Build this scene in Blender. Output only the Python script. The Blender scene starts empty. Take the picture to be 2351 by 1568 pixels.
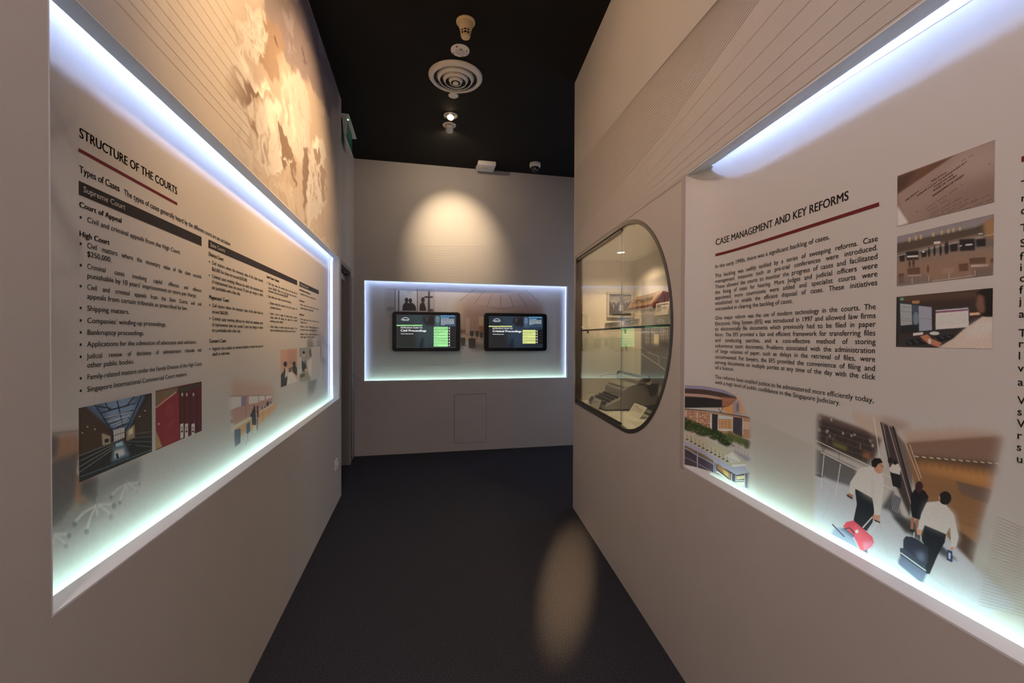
import bpy, bmesh, math, random
import numpy as np
from mathutils import Vector, Matrix

# ------------------------------------------------------------------ camera, world, lights, exposure
S = bpy.context.scene
COL = S.collection
IW, IH, FPX = 2351, 1568, 980.0
YAW, PITCH, ROLL = math.radians(12.2), math.radians(-0.5), math.radians(0.19)
EYE = np.array([0.0, 0.0, 1.4])
FWD = np.array([math.sin(YAW) * math.cos(PITCH), math.cos(YAW) * math.cos(PITCH), math.sin(PITCH)])
_rt = np.array([math.cos(YAW), -math.sin(YAW), 0.0])
_up = np.cross(_rt, FWD)
RT = _rt * math.cos(ROLL) + _up * math.sin(ROLL)
UP = -_rt * math.sin(ROLL) + _up * math.cos(ROLL)

cam_d = bpy.data.cameras.new('camera')
cam = bpy.data.objects.new('camera', cam_d)
COL.objects.link(cam)
cam_d.sensor_fit = 'HORIZONTAL'
cam_d.sensor_width = 36.0
cam_d.lens = 36.0 * FPX / IW
cam_d.clip_start = 0.02
m4 = Matrix.Identity(4)
for r in range(3):
    m4[r][0], m4[r][1], m4[r][2], m4[r][3] = RT[r], UP[r], -FWD[r], EYE[r]
cam.matrix_world = m4
S.camera = cam

S.view_settings.view_transform = 'Standard'
S.view_settings.look = 'None'
S.view_settings.exposure = 0.0
S.view_settings.gamma = 1.0
S.view_settings.use_curve_mapping = False
S.cycles.use_denoising = True
S.cycles.adaptive_threshold = 0.02
S.cycles.max_bounces = 8
S.cycles.diffuse_bounces = 4
S.cycles.transparent_max_bounces = 12
S.cycles.sample_clamp_indirect = 6.0

world = bpy.data.worlds.new('world')
S.world = world
world.use_nodes = True
world.node_tree.nodes['Background'].inputs[0].default_value = (1, 0.9, 0.8, 1)
world.node_tree.nodes['Background'].inputs[1].default_value = 0.0

WARM = (1.0, 0.60, 0.28)
SOFT = (1.0, 0.78, 0.715)


def spot(name, loc, target, watts, angle, blend, color=WARM, radius=0.02):
    d = bpy.data.lights.new(name, 'SPOT')
    d.energy = watts
    d.color = color
    d.spot_size = math.radians(angle)
    d.spot_blend = blend
    d.shadow_soft_size = radius
    o = bpy.data.objects.new(name, d)
    o.location = loc
    v = Vector(target) - Vector(loc)
    o.rotation_euler = v.to_track_quat('-Z', 'Y').to_euler()
    COL.objects.link(o)
    return o


CEIL = 3.487
# adjustable ceiling spots that wash the left mural (their heads are above the frame)
spot('mural_spot_light', (0.62, 1.55, 3.44), (-0.677, 1.85, 2.62), 205, 60, 1.0)
spot('mural_spot_light', (0.62, 2.55, 3.44), (-0.677, 2.80, 2.54), 225, 64, 1.0)
# downlights behind and above the camera that give the passage its general light
for (x, y, w) in ((-0.32, 0.55, 58), (-0.28, -0.9, 100), (-0.25, -2.2, 70)):
    spot('ceiling_spot_light', (x, y, 3.46), (x, y, 0), w, 172, 1.0, SOFT, 0.10)
spot('wall_wash_light', (-0.30, 1.7, 3.44), (1.12, 1.95, 2.75), 26, 100, 1.0, (1.0, 0.66, 0.40), 0.03)
# unseen cool fill lamp, added beyond the right partition to brighten the far end
ad = bpy.data.lights.new('cool_fill_light', 'AREA')
ad.shape = 'RECTANGLE'
ad.size, ad.size_y = 1.5, 1.1
ad.energy = 11
ad.color = (0.62, 0.74, 1.0)
ao = bpy.data.objects.new('cool_fill_light', ad)
ao.location = (3.36, 4.45, 1.5)
ao.rotation_euler = (0, math.radians(90), 0)
COL.objects.link(ao)
# spot over the passage floor beside the right wall
fs = spot('floor_spot_light', (0.40, 1.35, 3.45), (0.85, 2.36, 0), 1150, 25, 1.0, WARM, 0.02)
fs.scale = (0.24, 1.0, 1.0)      # spread lens: an oval beam along the passage

# ------------------------------------------------------------------ measuring frames (metres)
XL = -0.677                     # face of left wall
YB = 5.278                      # face of back wall
RP = np.array([1.238, 3.328, 0.0])
RA = math.radians(5.7)
RDR = np.array([math.sin(RA), math.cos(RA), 0.0])
RN = np.array([math.cos(RA), -math.sin(RA), 0.0])
DEP = 0.078                     # depth of the lit recesses


def FL(u, d, z):                # left wall: u along +Y, d into the wall
    return (XL - d, u, z)


def FB(u, d, z):                # back wall: u along +X, d into the wall
    return (u, YB + d, z)


def FR(u, d, z):                # right wall: u from its far end towards the near end, d into the wall
    q = RP - RDR * u + RN * d
    return (q[0], q[1], z)


def FW(u, d, z):                # plain world
    return (u, d, z)


def ray(px, py):
    return FWD + RT * (px - IW / 2) / FPX - UP * (py - IH / 2) / FPX


def hit(px, py, p, n):
    d = ray(px, py)
    t = np.dot(np.asarray(p) - EYE, n) / np.dot(d, n)
    return EYE + t * d


def uv_left(px, py, d=DEP):
    q = hit(px, py, (XL - d, 0, 0), (1, 0, 0))
    return q[1], q[2]


def uv_back(px, py, d=DEP):
    q = hit(px, py, (0, YB + d, 0), (0, 1, 0))
    return q[0], q[2]


def uv_rplane(px, py, d=0.0):
    q = hit(px, py, RP + RN * d, RN)
    return -np.dot(q - RP, RDR), q[2]


def prof(s):                    # the right graphic board leaves the wall face and curves back
    return DEP * (1.0 - math.exp(-max(s - 1.775, 0.0) / 0.085))


def uv_right(px, py):
    d = DEP
    for _ in range(12):
        s, z = uv_rplane(px, py, d)
        d = 0.5 * d + 0.5 * prof(s)
    return s, z


# ------------------------------------------------------------------ materials
MATS = {}


def lin(c):
    c = np.asarray(c, float) / 255.0
    return np.where(c <= 0.04045, c / 12.92, ((c + 0.055) / 1.055) ** 2.4)


def mat(name, rgb, rough=0.6, spec=0.4, metal=0.0, emit=None, estr=0.0, noise=0.0, nscale=30.0, bump=0.0, bscale=400.0):
    if name in MATS:
        return MATS[name]
    m = bpy.data.materials.new(name)
    m.use_nodes = True
    nt = m.node_tree
    b = nt.nodes['Principled BSDF']
    b.inputs['Base Color'].default_value = (*rgb, 1)
    b.inputs['Roughness'].default_value = rough
    b.inputs['Metallic'].default_value = metal
    b.inputs['Specular IOR Level'].default_value = spec
    if emit is not None:
        b.inputs['Emission Color'].default_value = (*emit, 1)
        b.inputs['Emission Strength'].default_value = estr
    tc = nt.nodes.new('ShaderNodeTexCoord')
    if noise > 0:
        n = nt.nodes.new('ShaderNodeTexNoise')
        n.inputs['Scale'].default_value = nscale
        n.inputs['Detail'].default_value = 4
        nt.links.new(tc.outputs['Object'], n.inputs['Vector'])
        r = nt.nodes.new('ShaderNodeMapRange')
        r.inputs['From Min'].default_value = 0.3
        r.inputs['From Max'].default_value = 0.7
        r.inputs['To Min'].default_value = 1 - noise
        r.inputs['To Max'].default_value = 1 + noise
        nt.links.new(n.outputs['Fac'], r.inputs['Value'])
        mx = nt.nodes.new('ShaderNodeVectorMath')
        mx.operation = 'SCALE'
        mx.inputs[0].default_value = rgb
        nt.links.new(r.outputs['Result'], mx.inputs['Scale'])
        nt.links.new(mx.outputs['Vector'], b.inputs['Base Color'])
    if bump > 0:
        n2 = nt.nodes.new('ShaderNodeTexNoise')
        n2.inputs['Scale'].default_value = bscale
        n2.inputs['Detail'].default_value = 2
        nt.links.new(tc.outputs['Object'], n2.inputs['Vector'])
        bp = nt.nodes.new('ShaderNodeBump')
        bp.inputs['Strength'].default_value = bump
        bp.inputs['Distance'].default_value = 0.002
        nt.links.new(n2.outputs['Fac'], bp.inputs['Height'])
        nt.links.new(bp.outputs['Normal'], b.inputs['Normal'])
    MATS[name] = m
    return m


PAPER = np.array([0.72, 0.71, 0.70])          # printed board, blank
WALLC = (0.60, 0.575, 0.56)
M_wall = mat('painted_wall', WALLC, 0.65, 0.25, noise=0.02, nscale=4, bump=0.15, bscale=350)
M_reveal = mat('recess_white', (0.86, 0.90, 0.96), 0.45, 0.4)
M_ceil = mat('black_ceiling', (0.0075, 0.0068, 0.0062), 0.8, 0.25, noise=0.15, nscale=3)
M_paper = mat('printed_board', tuple(PAPER), 0.42, 0.35)
M_ink = mat('black_ink', (0.018, 0.014, 0.013), 0.5, 0.3)
M_red = mat('dark_red_ink', (0.16, 0.012, 0.014), 0.5, 0.3)
M_barink = mat('dark_brown_ink', (0.028, 0.022, 0.02), 0.5, 0.3)
M_whiteink = mat('white_ink', (0.72, 0.71, 0.69), 0.5, 0.3)
M_lineink = mat('faint_line_ink', (0.52, 0.51, 0.43), 0.6, 0.2)
M_wline = mat('wall_line_ink', (0.44, 0.40, 0.365), 0.65, 0.2)
M_white = mat('white_plastic', (0.88, 0.86, 0.83), 0.4, 0.4)
M_cream = mat('cream_plastic', (0.72, 0.58, 0.36), 0.45, 0.4)
M_black = mat('black_plastic', (0.010, 0.010, 0.010), 0.3, 0.45)
M_dark = mat('dark_void', (0.006, 0.006, 0.006), 0.8, 0.1)
M_alu = mat('brushed_aluminium', (0.55, 0.55, 0.56), 0.32, 0.5, metal=1.0)
M_bronze = mat('satin_steel_frame', (0.20, 0.17, 0.145), 0.30, 0.5, metal=1.0)
M_greyplate = mat('door_paint', (0.36, 0.33, 0.315), 0.5, 0.3)
M_case = mat('case_lining', (0.66, 0.62, 0.55), 0.6, 0.25)
M_tw = mat('typewriter_enamel', (0.27, 0.255, 0.225), 0.42, 0.4, noise=0.05, nscale=60)
M_twdark = mat('typewriter_dark', (0.05, 0.048, 0.045), 0.45, 0.4)
M_key = mat('typewriter_key', (0.03, 0.028, 0.027), 0.35, 0.5)
M_wood = mat('polished_redwood', (0.13, 0.035, 0.018), 0.25, 0.5, noise=0.3, nscale=25)
M_tan = mat('tan_nameplate', (0.26, 0.15, 0.065), 0.4, 0.4, noise=0.05, nscale=40)
M_card = mat('label_card', (0.72, 0.68, 0.60), 0.6, 0.2)


def mat_print(name='photo_print', rough=0.42, spec=0.35):
    if name in MATS:
        return MATS[name]
    m = bpy.data.materials.new(name)
    m.use_nodes = True
    nt = m.node_tree
    b = nt.nodes['Principled BSDF']
    a = nt.nodes.new('ShaderNodeVertexColor')
    a.layer_name = 'Col'
    nt.links.new(a.outputs['Color'], b.inputs['Base Color'])
    b.inputs['Roughness'].default_value = rough
    b.inputs['Specular IOR Level'].default_value = spec
    MATS[name] = m
    return m


def mat_screen(name='lit_screen', strength=1.0):
    if name in MATS:
        return MATS[name]
    m = bpy.data.materials.new(name)
    m.use_nodes = True
    nt = m.node_tree
    b = nt.nodes['Principled BSDF']
    a = nt.nodes.new('ShaderNodeVertexColor')
    a.layer_name = 'Col'
    nt.links.new(a.outputs['Color'], b.inputs['Emission Color'])
    b.inputs['Emission Strength'].default_value = strength
    b.inputs['Base Color'].default_value = (0.01, 0.01, 0.01, 1)
    b.inputs['Roughness'].default_value = 0.2
    MATS[name] = m
    return m


M_print = mat_print()
M_screen = mat_screen()


def mat_emit(name, rgb, strength):
    if name in MATS:
        return MATS[name]
    m = bpy.data.materials.new(name)
    m.use_nodes = True
    nt = m.node_tree
    nt.nodes.remove(nt.nodes['Principled BSDF'])
    e = nt.nodes.new('ShaderNodeEmission')
    e.inputs[0].default_value = (*rgb, 1)
    e.inputs[1].default_value = strength
    nt.links.new(e.outputs[0], nt.nodes['Material Output'].inputs[0])
    MATS[name] = m
    return m


def mat_glass(name, tint=(1, 1, 1), f0=0.04, gain=1.0):
    """clear pane: transmits straight through, mirrors by the angle of view (Schlick)"""
    if name in MATS:
        return MATS[name]
    m = bpy.data.materials.new(name)
    m.use_nodes = True
    nt = m.node_tree
    nt.nodes.remove(nt.nodes['Principled BSDF'])
    t = nt.nodes.new('ShaderNodeBsdfTransparent')
    t.inputs[0].default_value = (*tint, 1)
    g = nt.nodes.new('ShaderNodeBsdfGlossy')
    g.inputs['Roughness'].default_value = 0.0
    ge = nt.nodes.new('ShaderNodeNewGeometry')
    dp = nt.nodes.new('ShaderNodeVectorMath')
    dp.operation = 'DOT_PRODUCT'
    nt.links.new(ge.outputs['Normal'], dp.inputs[0])
    nt.links.new(ge.outputs['Incoming'], dp.inputs[1])

    def mth(op, a, b=None, clamp=False):
        n = nt.nodes.new('ShaderNodeMath')
        n.operation = op
        n.use_clamp = clamp
        for i, x in enumerate((a, b)):
            if x is None:
                continue
            if isinstance(x, (int, float)):
                n.inputs[i].default_value = x
            else:
                nt.links.new(x, n.inputs[i])
        return n.outputs[0]
    c = mth('ABSOLUTE', dp.outputs['Value'])
    k = mth('POWER', mth('SUBTRACT', 1.0, c, True), 5.0)
    fac = mth('MULTIPLY', mth('ADD', mth('MULTIPLY', k, 1 - f0), f0), gain, True)
    mx = nt.nodes.new('ShaderNodeMixShader')
    nt.links.new(fac, mx.inputs[0])
    nt.links.new(t.outputs[0], mx.inputs[1])
    nt.links.new(g.outputs[0], mx.inputs[2])
    nt.links.new(mx.outputs[0], nt.nodes['Material Output'].inputs[0])
    MATS[name] = m
    return m


M_glass = mat_glass('case_glass', gain=1.5)
M_acryl = mat_glass('clear_acrylic', (0.95, 0.95, 0.92))
M_shelf = mat_glass('green_glass_shelf', (0.86, 0.93, 0.90))


def carpet():
    m = mat('dark_carpet', (0.017, 0.0165, 0.0185), 0.95, 0.1)
    nt = m.node_tree
    b = nt.nodes['Principled BSDF']
    tc = nt.nodes.new('ShaderNodeTexCoord')
    n = nt.nodes.new('ShaderNodeTexNoise')
    n.inputs['Scale'].default_value = 260
    n.inputs['Detail'].default_value = 3
    nt.links.new(tc.outputs['Object'], n.inputs['Vector'])
    cr = nt.nodes.new('ShaderNodeValToRGB')
    cr.color_ramp.elements[0].position = 0.32
    cr.color_ramp.elements[0].color = (0.006, 0.0062, 0.0078, 1)
    cr.color_ramp.elements[1].position = 0.72
    cr.color_ramp.elements[1].color = (0.085, 0.088, 0.108, 1)
    nt.links.new(n.outputs['Fac'], cr.inputs['Fac'])
    nt.links.new(cr.outputs['Color'], b.inputs['Base Color'])
    bp = nt.nodes.new('ShaderNodeBump')
    bp.inputs['Strength'].default_value = 0.6
    bp.inputs['Distance'].default_value = 0.004
    nt.links.new(n.outputs['Fac'], bp.inputs['Height'])
    nt.links.new(bp.outputs['Normal'], b.inputs['Normal'])
    return m


M_carpet = carpet()


# ------------------------------------------------------------------ object helpers
def obj(name, bm, m, parent=None, smooth=False):
    me = bpy.data.meshes.new(name)
    bmesh.ops.recalc_face_normals(bm, faces=bm.faces[:])
    bm.to_mesh(me)
    bm.free()
    me.materials.append(m)
    if smooth:
        for f in me.polygons:
            f.use_smooth = True
    o = bpy.data.objects.new(name, me)
    COL.objects.link(o)
    if parent is not None:
        o.parent = parent
        o.matrix_parent_inverse = parent.matrix_world.inverted() if parent.type != 'EMPTY' else Matrix.Translation(parent.location).inverted()
    return o


def raw(name, verts, faces, m, parent=None, smooth=False):
    me = bpy.data.meshes.new(name)
    me.from_pydata([tuple(v) for v in verts], [], [tuple(f) for f in faces])
    me.update()
    me.materials.append(m)
    if smooth:
        for f in me.polygons:
            f.use_smooth = True
    o = bpy.data.objects.new(name, me)
    COL.objects.link(o)
    if parent is not None:
        o.parent = parent
        o.matrix_parent_inverse = Matrix.Translation(parent.location).inverted()
    return o


def tag(o, label=None, cat=None, group=None, kind=None):
    if label:
        o['label'] = label
    if cat:
        o['category'] = cat
    if group:
        o['group'] = group
    if kind:
        o['kind'] = kind
    return o


def thing(name, label, cat, loc=(0, 0, 0), group=None):
    o = bpy.data.objects.new(name, None)
    o.location = loc
    o.empty_display_size = 0.05
    COL.objects.link(o)
    return tag(o, label, cat, group)


def struct(name, bm, m, label=None):
    o = obj(name, bm, m)
    o['kind'] = 'structure'
    if label:
        o['label'] = label
    return o


def B():
    return bmesh.new()


def box(bm, F, u0, u1, d0, d1, z0, z1):
    vs = [bm.verts.new(F(u, d, z)) for u in (u0, u1) for d in (d0, d1) for z in (z0, z1)]
    for f in ((0, 1, 3, 2), (4, 6, 7, 5), (0, 4, 5, 1), (2, 3, 7, 6), (0, 2, 6, 4), (1, 5, 7, 3)):
        bm.faces.new([vs[i] for i in f])
    return vs


def boxes(F, *bs):
    bm = B()
    for b in bs:
        box(bm, F, *b)
    return bm


def bevel(bm, w, seg=2):
    bmesh.ops.recalc_face_normals(bm, faces=bm.faces[:])
    bmesh.ops.bevel(bm, geom=bm.edges[:], offset=w, segments=seg, affect='EDGES', profile=0.5)
    return bm


def prism(bm, F, pts, d0, d1, plane='uz'):
    """extrude a polygon; plane uz -> pts are (u,z) and extrusion along d; dz -> pts (d,z) along u"""
    def P(a, b, e):
        return F(a, e, b) if plane == 'uz' else F(e, a, b)
    a = [bm.verts.new(P(x, y, d0)) for x, y in pts]
    b = [bm.verts.new(P(x, y, d1)) for x, y in pts]
    n = len(pts)
    bm.faces.new(a)
    bm.faces.new(b[::-1])
    for i in range(n):
        bm.faces.new((a[i], a[(i + 1) % n], b[(i + 1) % n], b[i]))


def lathe(bm, c, prf, seg=40, axis=(0, 0, -1), start=0.0):
    """profile (r, h) revolved about axis through c; h grows along axis"""
    ax = Vector(axis).normalized()
    t = Vector((1, 0, 0)) if abs(ax.x) < 0.9 else Vector((0, 1, 0))
    e1 = ax.cross(t).normalized()
    e2 = ax.cross(e1)
    c = Vector(c)
    rings = []
    for r, h in prf:
        if r < 1e-6:
            rings.append([bm.verts.new(c + ax * h)])
        else:
            rings.append([bm.verts.new(c + ax * h + (e1 * math.cos(2 * math.pi * k / seg + start) + e2 * math.sin(2 * math.pi * k / seg + start)) * r) for k in range(seg)])
    for i in range(len(rings) - 1):
        a, b = rings[i], rings[i + 1]
        for k in range(seg):
            k2 = (k + 1) % seg
            if len(a) == 1 and len(b) == 1:
                continue
            if len(a) == 1:
                bm.faces.new((a[0], b[k], b[k2]))
            elif len(b) == 1:
                bm.faces.new((a[k], b[0], a[k2]))
            else:
                bm.faces.new((a[k], b[k], b[k2], a[k2]))


def tube(bm, p0, p1, r, seg=8):
    p0, p1 = Vector(p0), Vector(p1)
    lathe(bm, p0, [(0, 0), (r, 0), (r, (p1 - p0).length), (0, (p1 - p0).length)], seg, (p1 - p0))


# ------------------------------------------------------------------ lettering
GL = {}


def build_glyphs():
    chars = sorted(set("ABCDEFGHIJKLMNOPQRSTUVWXYZabcdefghijklmnopqrstuvwxyz0123456789.,:;$()-'’?/ "))
    for wt, dup in (('w', (0.0,)), ('r', (-0.007, 0.007)), ('m', (-0.018, 0.0, 0.018)), ('b', (-0.034, -0.011, 0.011, 0.034))):
        tmp = []

        def mk(s):
            c = bpy.data.curves.new('t', 'FONT')
            c.body = s
            c.size = 1.0
            c.resolution_u = 3
            o = bpy.data.objects.new('t', c)
            COL.objects.link(o)
            tmp.append(o)
            return o
        base = mk('HH')
        os_ = {ch: (mk(ch) if ch != ' ' else None, mk('H' + ch + 'H')) for ch in chars}
        bpy.context.view_layer.update()
        dg = bpy.context.evaluated_depsgraph_get()

        def geo(o):
            e = o.evaluated_get(dg)
            me = e.to_mesh()
            v = np.array([x.co[:2] for x in me.vertices]).reshape(-1, 2)
            f = [tuple(p.vertices) for p in me.polygons]
            e.to_mesh_clear()
            return v, f
        bw = geo(base)[0][:, 0].max()
        G = {}
        for ch, (a, b) in os_.items():
            adv = geo(b)[0][:, 0].max() - bw
            v, f = geo(a) if a else (np.zeros((0, 2)), [])
            n = len(v)              # heavier weights: strokes doubled sideways
            vv = np.vstack([v + np.array([e, 0.0]) for e in dup]) if n else v
            ff = [tuple(i + n * k for i in t) for k in range(len(dup)) for t in f] if n else f
            G[ch] = (vv, ff, adv + (0.02 if wt == 'b' else 0.0))
        G['cap'] = G['H'][0][:, 1].max()
        GL[wt] = G
        for o in tmp:
            c = o.data
            bpy.data.objects.remove(o)
            bpy.data.curves.remove(c)


build_glyphs()


class Ink:
    """collects lettering and flat shapes on a surface map surf(u, z, off)->xyz"""
    def __init__(self):
        self.v, self.f = [], []

    def text(self, surf, s, u, z, cap, width=None, wt='r', justify=False, xs=None, sub=0, mirror=1):
        G = GL[wt]
        k = cap / G['cap']
        nat = sum(G[c][2] for c in s) * k
        gap = 0.0
        if justify and width and ' ' in s:
            x_ = xs or 1.0
            gap = (width - nat * x_) / max(1, s.count(' '))
        else:
            x_ = (width / nat) if width else (xs or 1.0)
        x = u
        for c in s:
            v, f, adv = G[c]
            n = len(self.v)
            for a, b in v:
                self.v.append((x + mirror * a * k * x_, z + b * k))
            self.f.extend(tuple(i + n for i in t) for t in f)
            x += mirror * (adv * k * x_ + (gap if c == ' ' else 0.0))
        return self

    def quad(self, *pts):
        n = len(self.v)
        self.v.extend(pts)
        self.f.append(tuple(range(n, n + len(pts))))
        return self

    def dot(self, u, z, r, seg=10):
        return self.quad(*[(u + r * math.cos(2 * math.pi * i / seg), z + r * math.sin(2 * math.pi * i / seg)) for i in range(seg)])

    def line(self, a, b, w, n=1):
        a, b = np.array(a), np.array(b)
        t = (b - a) / np.linalg.norm(b - a)
        q = np.array([-t[1], t[0]]) * w / 2
        for i in range(n):
            p0, p1 = a + (b - a) * i / n, a + (b - a) * (i + 1) / n
            self.quad(tuple(p0 - q), tuple(p1 - q), tuple(p1 + q), tuple(p0 + q))
        return self

    def make(self, name, surf, m, parent, off=0.0008, label=None):
        o = raw(name, [surf(u, z, off) for u, z in self.v], self.f, m, parent)
        if label:
            o['label'] = label
        if 'line_print' in name or name in ('text_line', 'note_lettering', 'lettering', 'button_lettering', 'button_arrows'):
            o['kind'] = 'stuff'
        return o


def SL(u, z, off):
    return FL(u, DEP - off, z)


def SB(u, z, off):
    return FB(u, DEP - off, z)


def SR(u, z, off):
    return FR(u, prof(u) - off, z)


def SWL(u, z, off):
    return FL(u, -off, z)


def SWR(u, z, off):
    return FR(u, -off, z)


def SWB(u, z, off):
    return FB(u, -off, z)


# ------------------------------------------------------------------ printed pictures
def blur1(a, s):
    if s <= 0:
        return a
    r = max(1, int(math.ceil(s * 2.5)))
    k = np.exp(-0.5 * (np.arange(-r, r + 1) / s) ** 2)
    k /= k.sum()
    p = np.pad(a, ((r, r), (0, 0)), mode='edge')
    a = sum(k[i] * p[i:i + a.shape[0]] for i in range(2 * r + 1))
    p = np.pad(a, ((0, 0), (r, r)), mode='edge')
    return sum(k[i] * p[:, i:i + a.shape[1]] for i in range(2 * r + 1))


class Pic:
    """a picture painted on a cell grid over a (u,z) rectangle of a board"""
    def __init__(self, uvf, rect_px, w, h, white=(150, 137, 128), paper=PAPER, bg=None, base=None):
        self.uvf = uvf
        us = [uvf(*p) for p in rect_px]
        self.u0, self.u1 = min(q[0] for q in us), max(q[0] for q in us)
        self.z0, self.z1 = min(q[1] for q in us), max(q[1] for q in us)
        self.w, self.h = w, h
        self.white = lin(white)
        self.paper = np.asarray(paper)
        self.c = np.zeros((h, w, 3)) + self.paper
        self.o = (0.0, 0.0, 1.0)
        self.sat, self.gain = 0.82, 0.90
        self.emit = False
        if bg is not None:
            self.c[:] = self.alb(bg)

    def warp(self, amp, scale, seed):
        """wavy edges, as in hand-carved stone"""
        rs = np.random.RandomState(seed)
        ny, nx = (blur1(rs.randn(self.h, self.w), scale) for _ in range(2))
        Y, X = np.mgrid[0:self.h, 0:self.w].astype(float)
        Y = np.clip(Y + amp * ny / ny.std(), 0, self.h - 1.001)
        X = np.clip(X + amp * nx / nx.std(), 0, self.w - 1.001)
        yi, xi = Y.astype(int), X.astype(int)
        fy, fx = (Y - yi)[..., None], (X - xi)[..., None]
        c = self.c
        self.c = (c[yi, xi] * (1 - fx) + c[yi, xi + 1] * fx) * (1 - fy) + (c[yi + 1, xi] * (1 - fx) + c[yi + 1, xi + 1] * fx) * fy
        return self

    def at(self, ox, oy, sc):
        self.o = (ox, oy, sc)
        return self

    def alb(self, col):
        if self.emit:
            return lin(col)
        c = lin(col) / self.white * self.paper
        c = c.mean() + (c - c.mean()) * self.sat
        return np.clip(c * self.gain, 0.004, 0.9)

    def cell(self, p):
        ox, oy, sc = self.o
        u, z = self.uvf(p[0] / sc + ox, p[1] / sc + oy)
        return ((u - self.u0) / (self.u1 - self.u0) * (self.w - 1), (self.z1 - z) / (self.z1 - self.z0) * (self.h - 1))

    def pmask(self, pts, soft):
        q = np.array(pts, float)
        m = 3 + int(soft * 3)
        x0, x1 = int(max(0, math.floor(q[:, 0].min()) - m)), int(min(self.w, math.ceil(q[:, 0].max()) + m + 1))
        y0, y1 = int(max(0, math.floor(q[:, 1].min()) - m)), int(min(self.h, math.ceil(q[:, 1].max()) + m + 1))
        if x1 <= x0 or y1 <= y0:
            return None
        acc = np.zeros((y1 - y0, x1 - x0))
        for oy in (-0.25, 0.25):
            for ox in (-0.25, 0.25):
                X, Y = np.meshgrid(np.arange(x0, x1) + ox, np.arange(y0, y1) + oy)
                ins = np.zeros(X.shape, bool)
                for i in range(len(q)):
                    ax, ay = q[i]
                    bx, by = q[(i + 1) % len(q)]
                    if ay == by:
                        continue
                    c = (ay > Y) != (by > Y)
                    ins ^= c & (X < (bx - ax) * (Y - ay) / (by - ay) + ax)
                acc += ins
        acc /= 4
        if soft > 0:
            acc = blur1(acc, soft)
        return (slice(y0, y1), slice(x0, x1)), acc

    def poly(self, pts, col, a=1.0, soft=0.0):
        r = self.pmask([self.cell(p) for p in pts], soft)
        if r is None:
            return self
        sl, m = r
        m = (m * a)[..., None]
        self.c[sl] = self.c[sl] * (1 - m) + self.alb(col) * m
        return self

    def line(self, pts, wd, col, a=1.0, soft=0.0):
        for p, q in zip(pts[:-1], pts[1:]):
            dx, dy = q[0] - p[0], q[1] - p[1]
            L = math.hypot(dx, dy) or 1
            nx, ny = -dy / L * wd / 2, dx / L * wd / 2
            self.poly([(p[0] - nx, p[1] - ny), (q[0] - nx, q[1] - ny), (q[0] + nx, q[1] + ny), (p[0] + nx, p[1] + ny)], col, a, soft)
        return self

    def ell(self, cx, cy, rx, ry, col, a=1.0, soft=0.0, rot=0.0):
        c, s = math.cos(rot), math.sin(rot)
        return self.poly([(cx + rx * math.cos(t) * c - ry * math.sin(t) * s, cy + rx * math.cos(t) * s + ry * math.sin(t) * c) for t in np.linspace(0, 2 * math.pi, 20, endpoint=False)], col, a, soft)

    def grain(self, amt, seed=1, s=1.2):
        n = blur1(np.random.RandomState(seed).randn(self.h, self.w), s)
        n /= n.std() + 1e-9
        self.c = np.clip(self.c * (1 + 0.5 * amt * n[..., None]), 0.003, 0.95)
        return self

    def fade(self, pts, soft):
        """keep the picture only inside pts, blended into blank paper"""
        r = self.pmask([self.cell(p) for p in pts], soft)
        m = np.zeros((self.h, self.w))
        if r:
            m[r[0]] = r[1]
        self.c = self.c * m[..., None] + self.paper * (1 - m[..., None])
        return self

    def edge(self, n):
        X = np.minimum(np.arange(self.w), np.arange(self.w)[::-1])
        Y = np.minimum(np.arange(self.h), np.arange(self.h)[::-1])
        m = np.clip(np.minimum(X[None], Y[:, None]) / float(n), 0, 1)
        m = m * m * (3 - 2 * m)
        self.c = self.c * m[..., None] + self.paper * (1 - m[..., None])
        return self

    NV = [0]

    def make(self, name, surf, m, parent, off=None, label=None):
        if off is None:                 # faded vignettes lie under the framed photos
            Pic.NV[0] += 1
            off = 0.0006 if name.startswith('photo') else 0.0002 + 0.0001 * (Pic.NV[0] % 4)
        us = np.linspace(self.u0, self.u1, self.w)
        zs = np.linspace(self.z1, self.z0, self.h)
        V = [surf(u, z, off) for z in zs for u in us]
        w, h = self.w, self.h
        F = [(j * w + i, (j + 1) * w + i, (j + 1) * w + i + 1, j * w + i + 1) for j in range(h - 1) for i in range(w - 1)]
        o = raw(name, V, F, m, parent)
        at = o.data.color_attributes.new('Col', 'FLOAT_COLOR', 'POINT')
        buf = np.ones((w * h, 4), np.float32)
        buf[:, :3] = self.c.reshape(-1, 3)
        at.data.foreach_set('color', buf.ravel())
        if label:
            o['label'] = label
        return o


def rect(x0, y0, x1, y1):
    return [(x0, y0), (x1, y0), (x1, y1), (x0, y1)]

# ------------------------------------------------------------------ the setting
T = 0.012
bm = B()
box(bm, FW, -1.2, 3.4, -3.6, 5.6, -0.1, 0.0)
struct('floor', bm, M_carpet, 'dark charcoal carpet floor of the passage')
bm = B()
box(bm, FW, -1.2, 3.4, -3.6, 5.6, CEIL, CEIL + 0.1)
struct('ceiling', bm, M_ceil, 'matt black ceiling over the passage')


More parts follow.
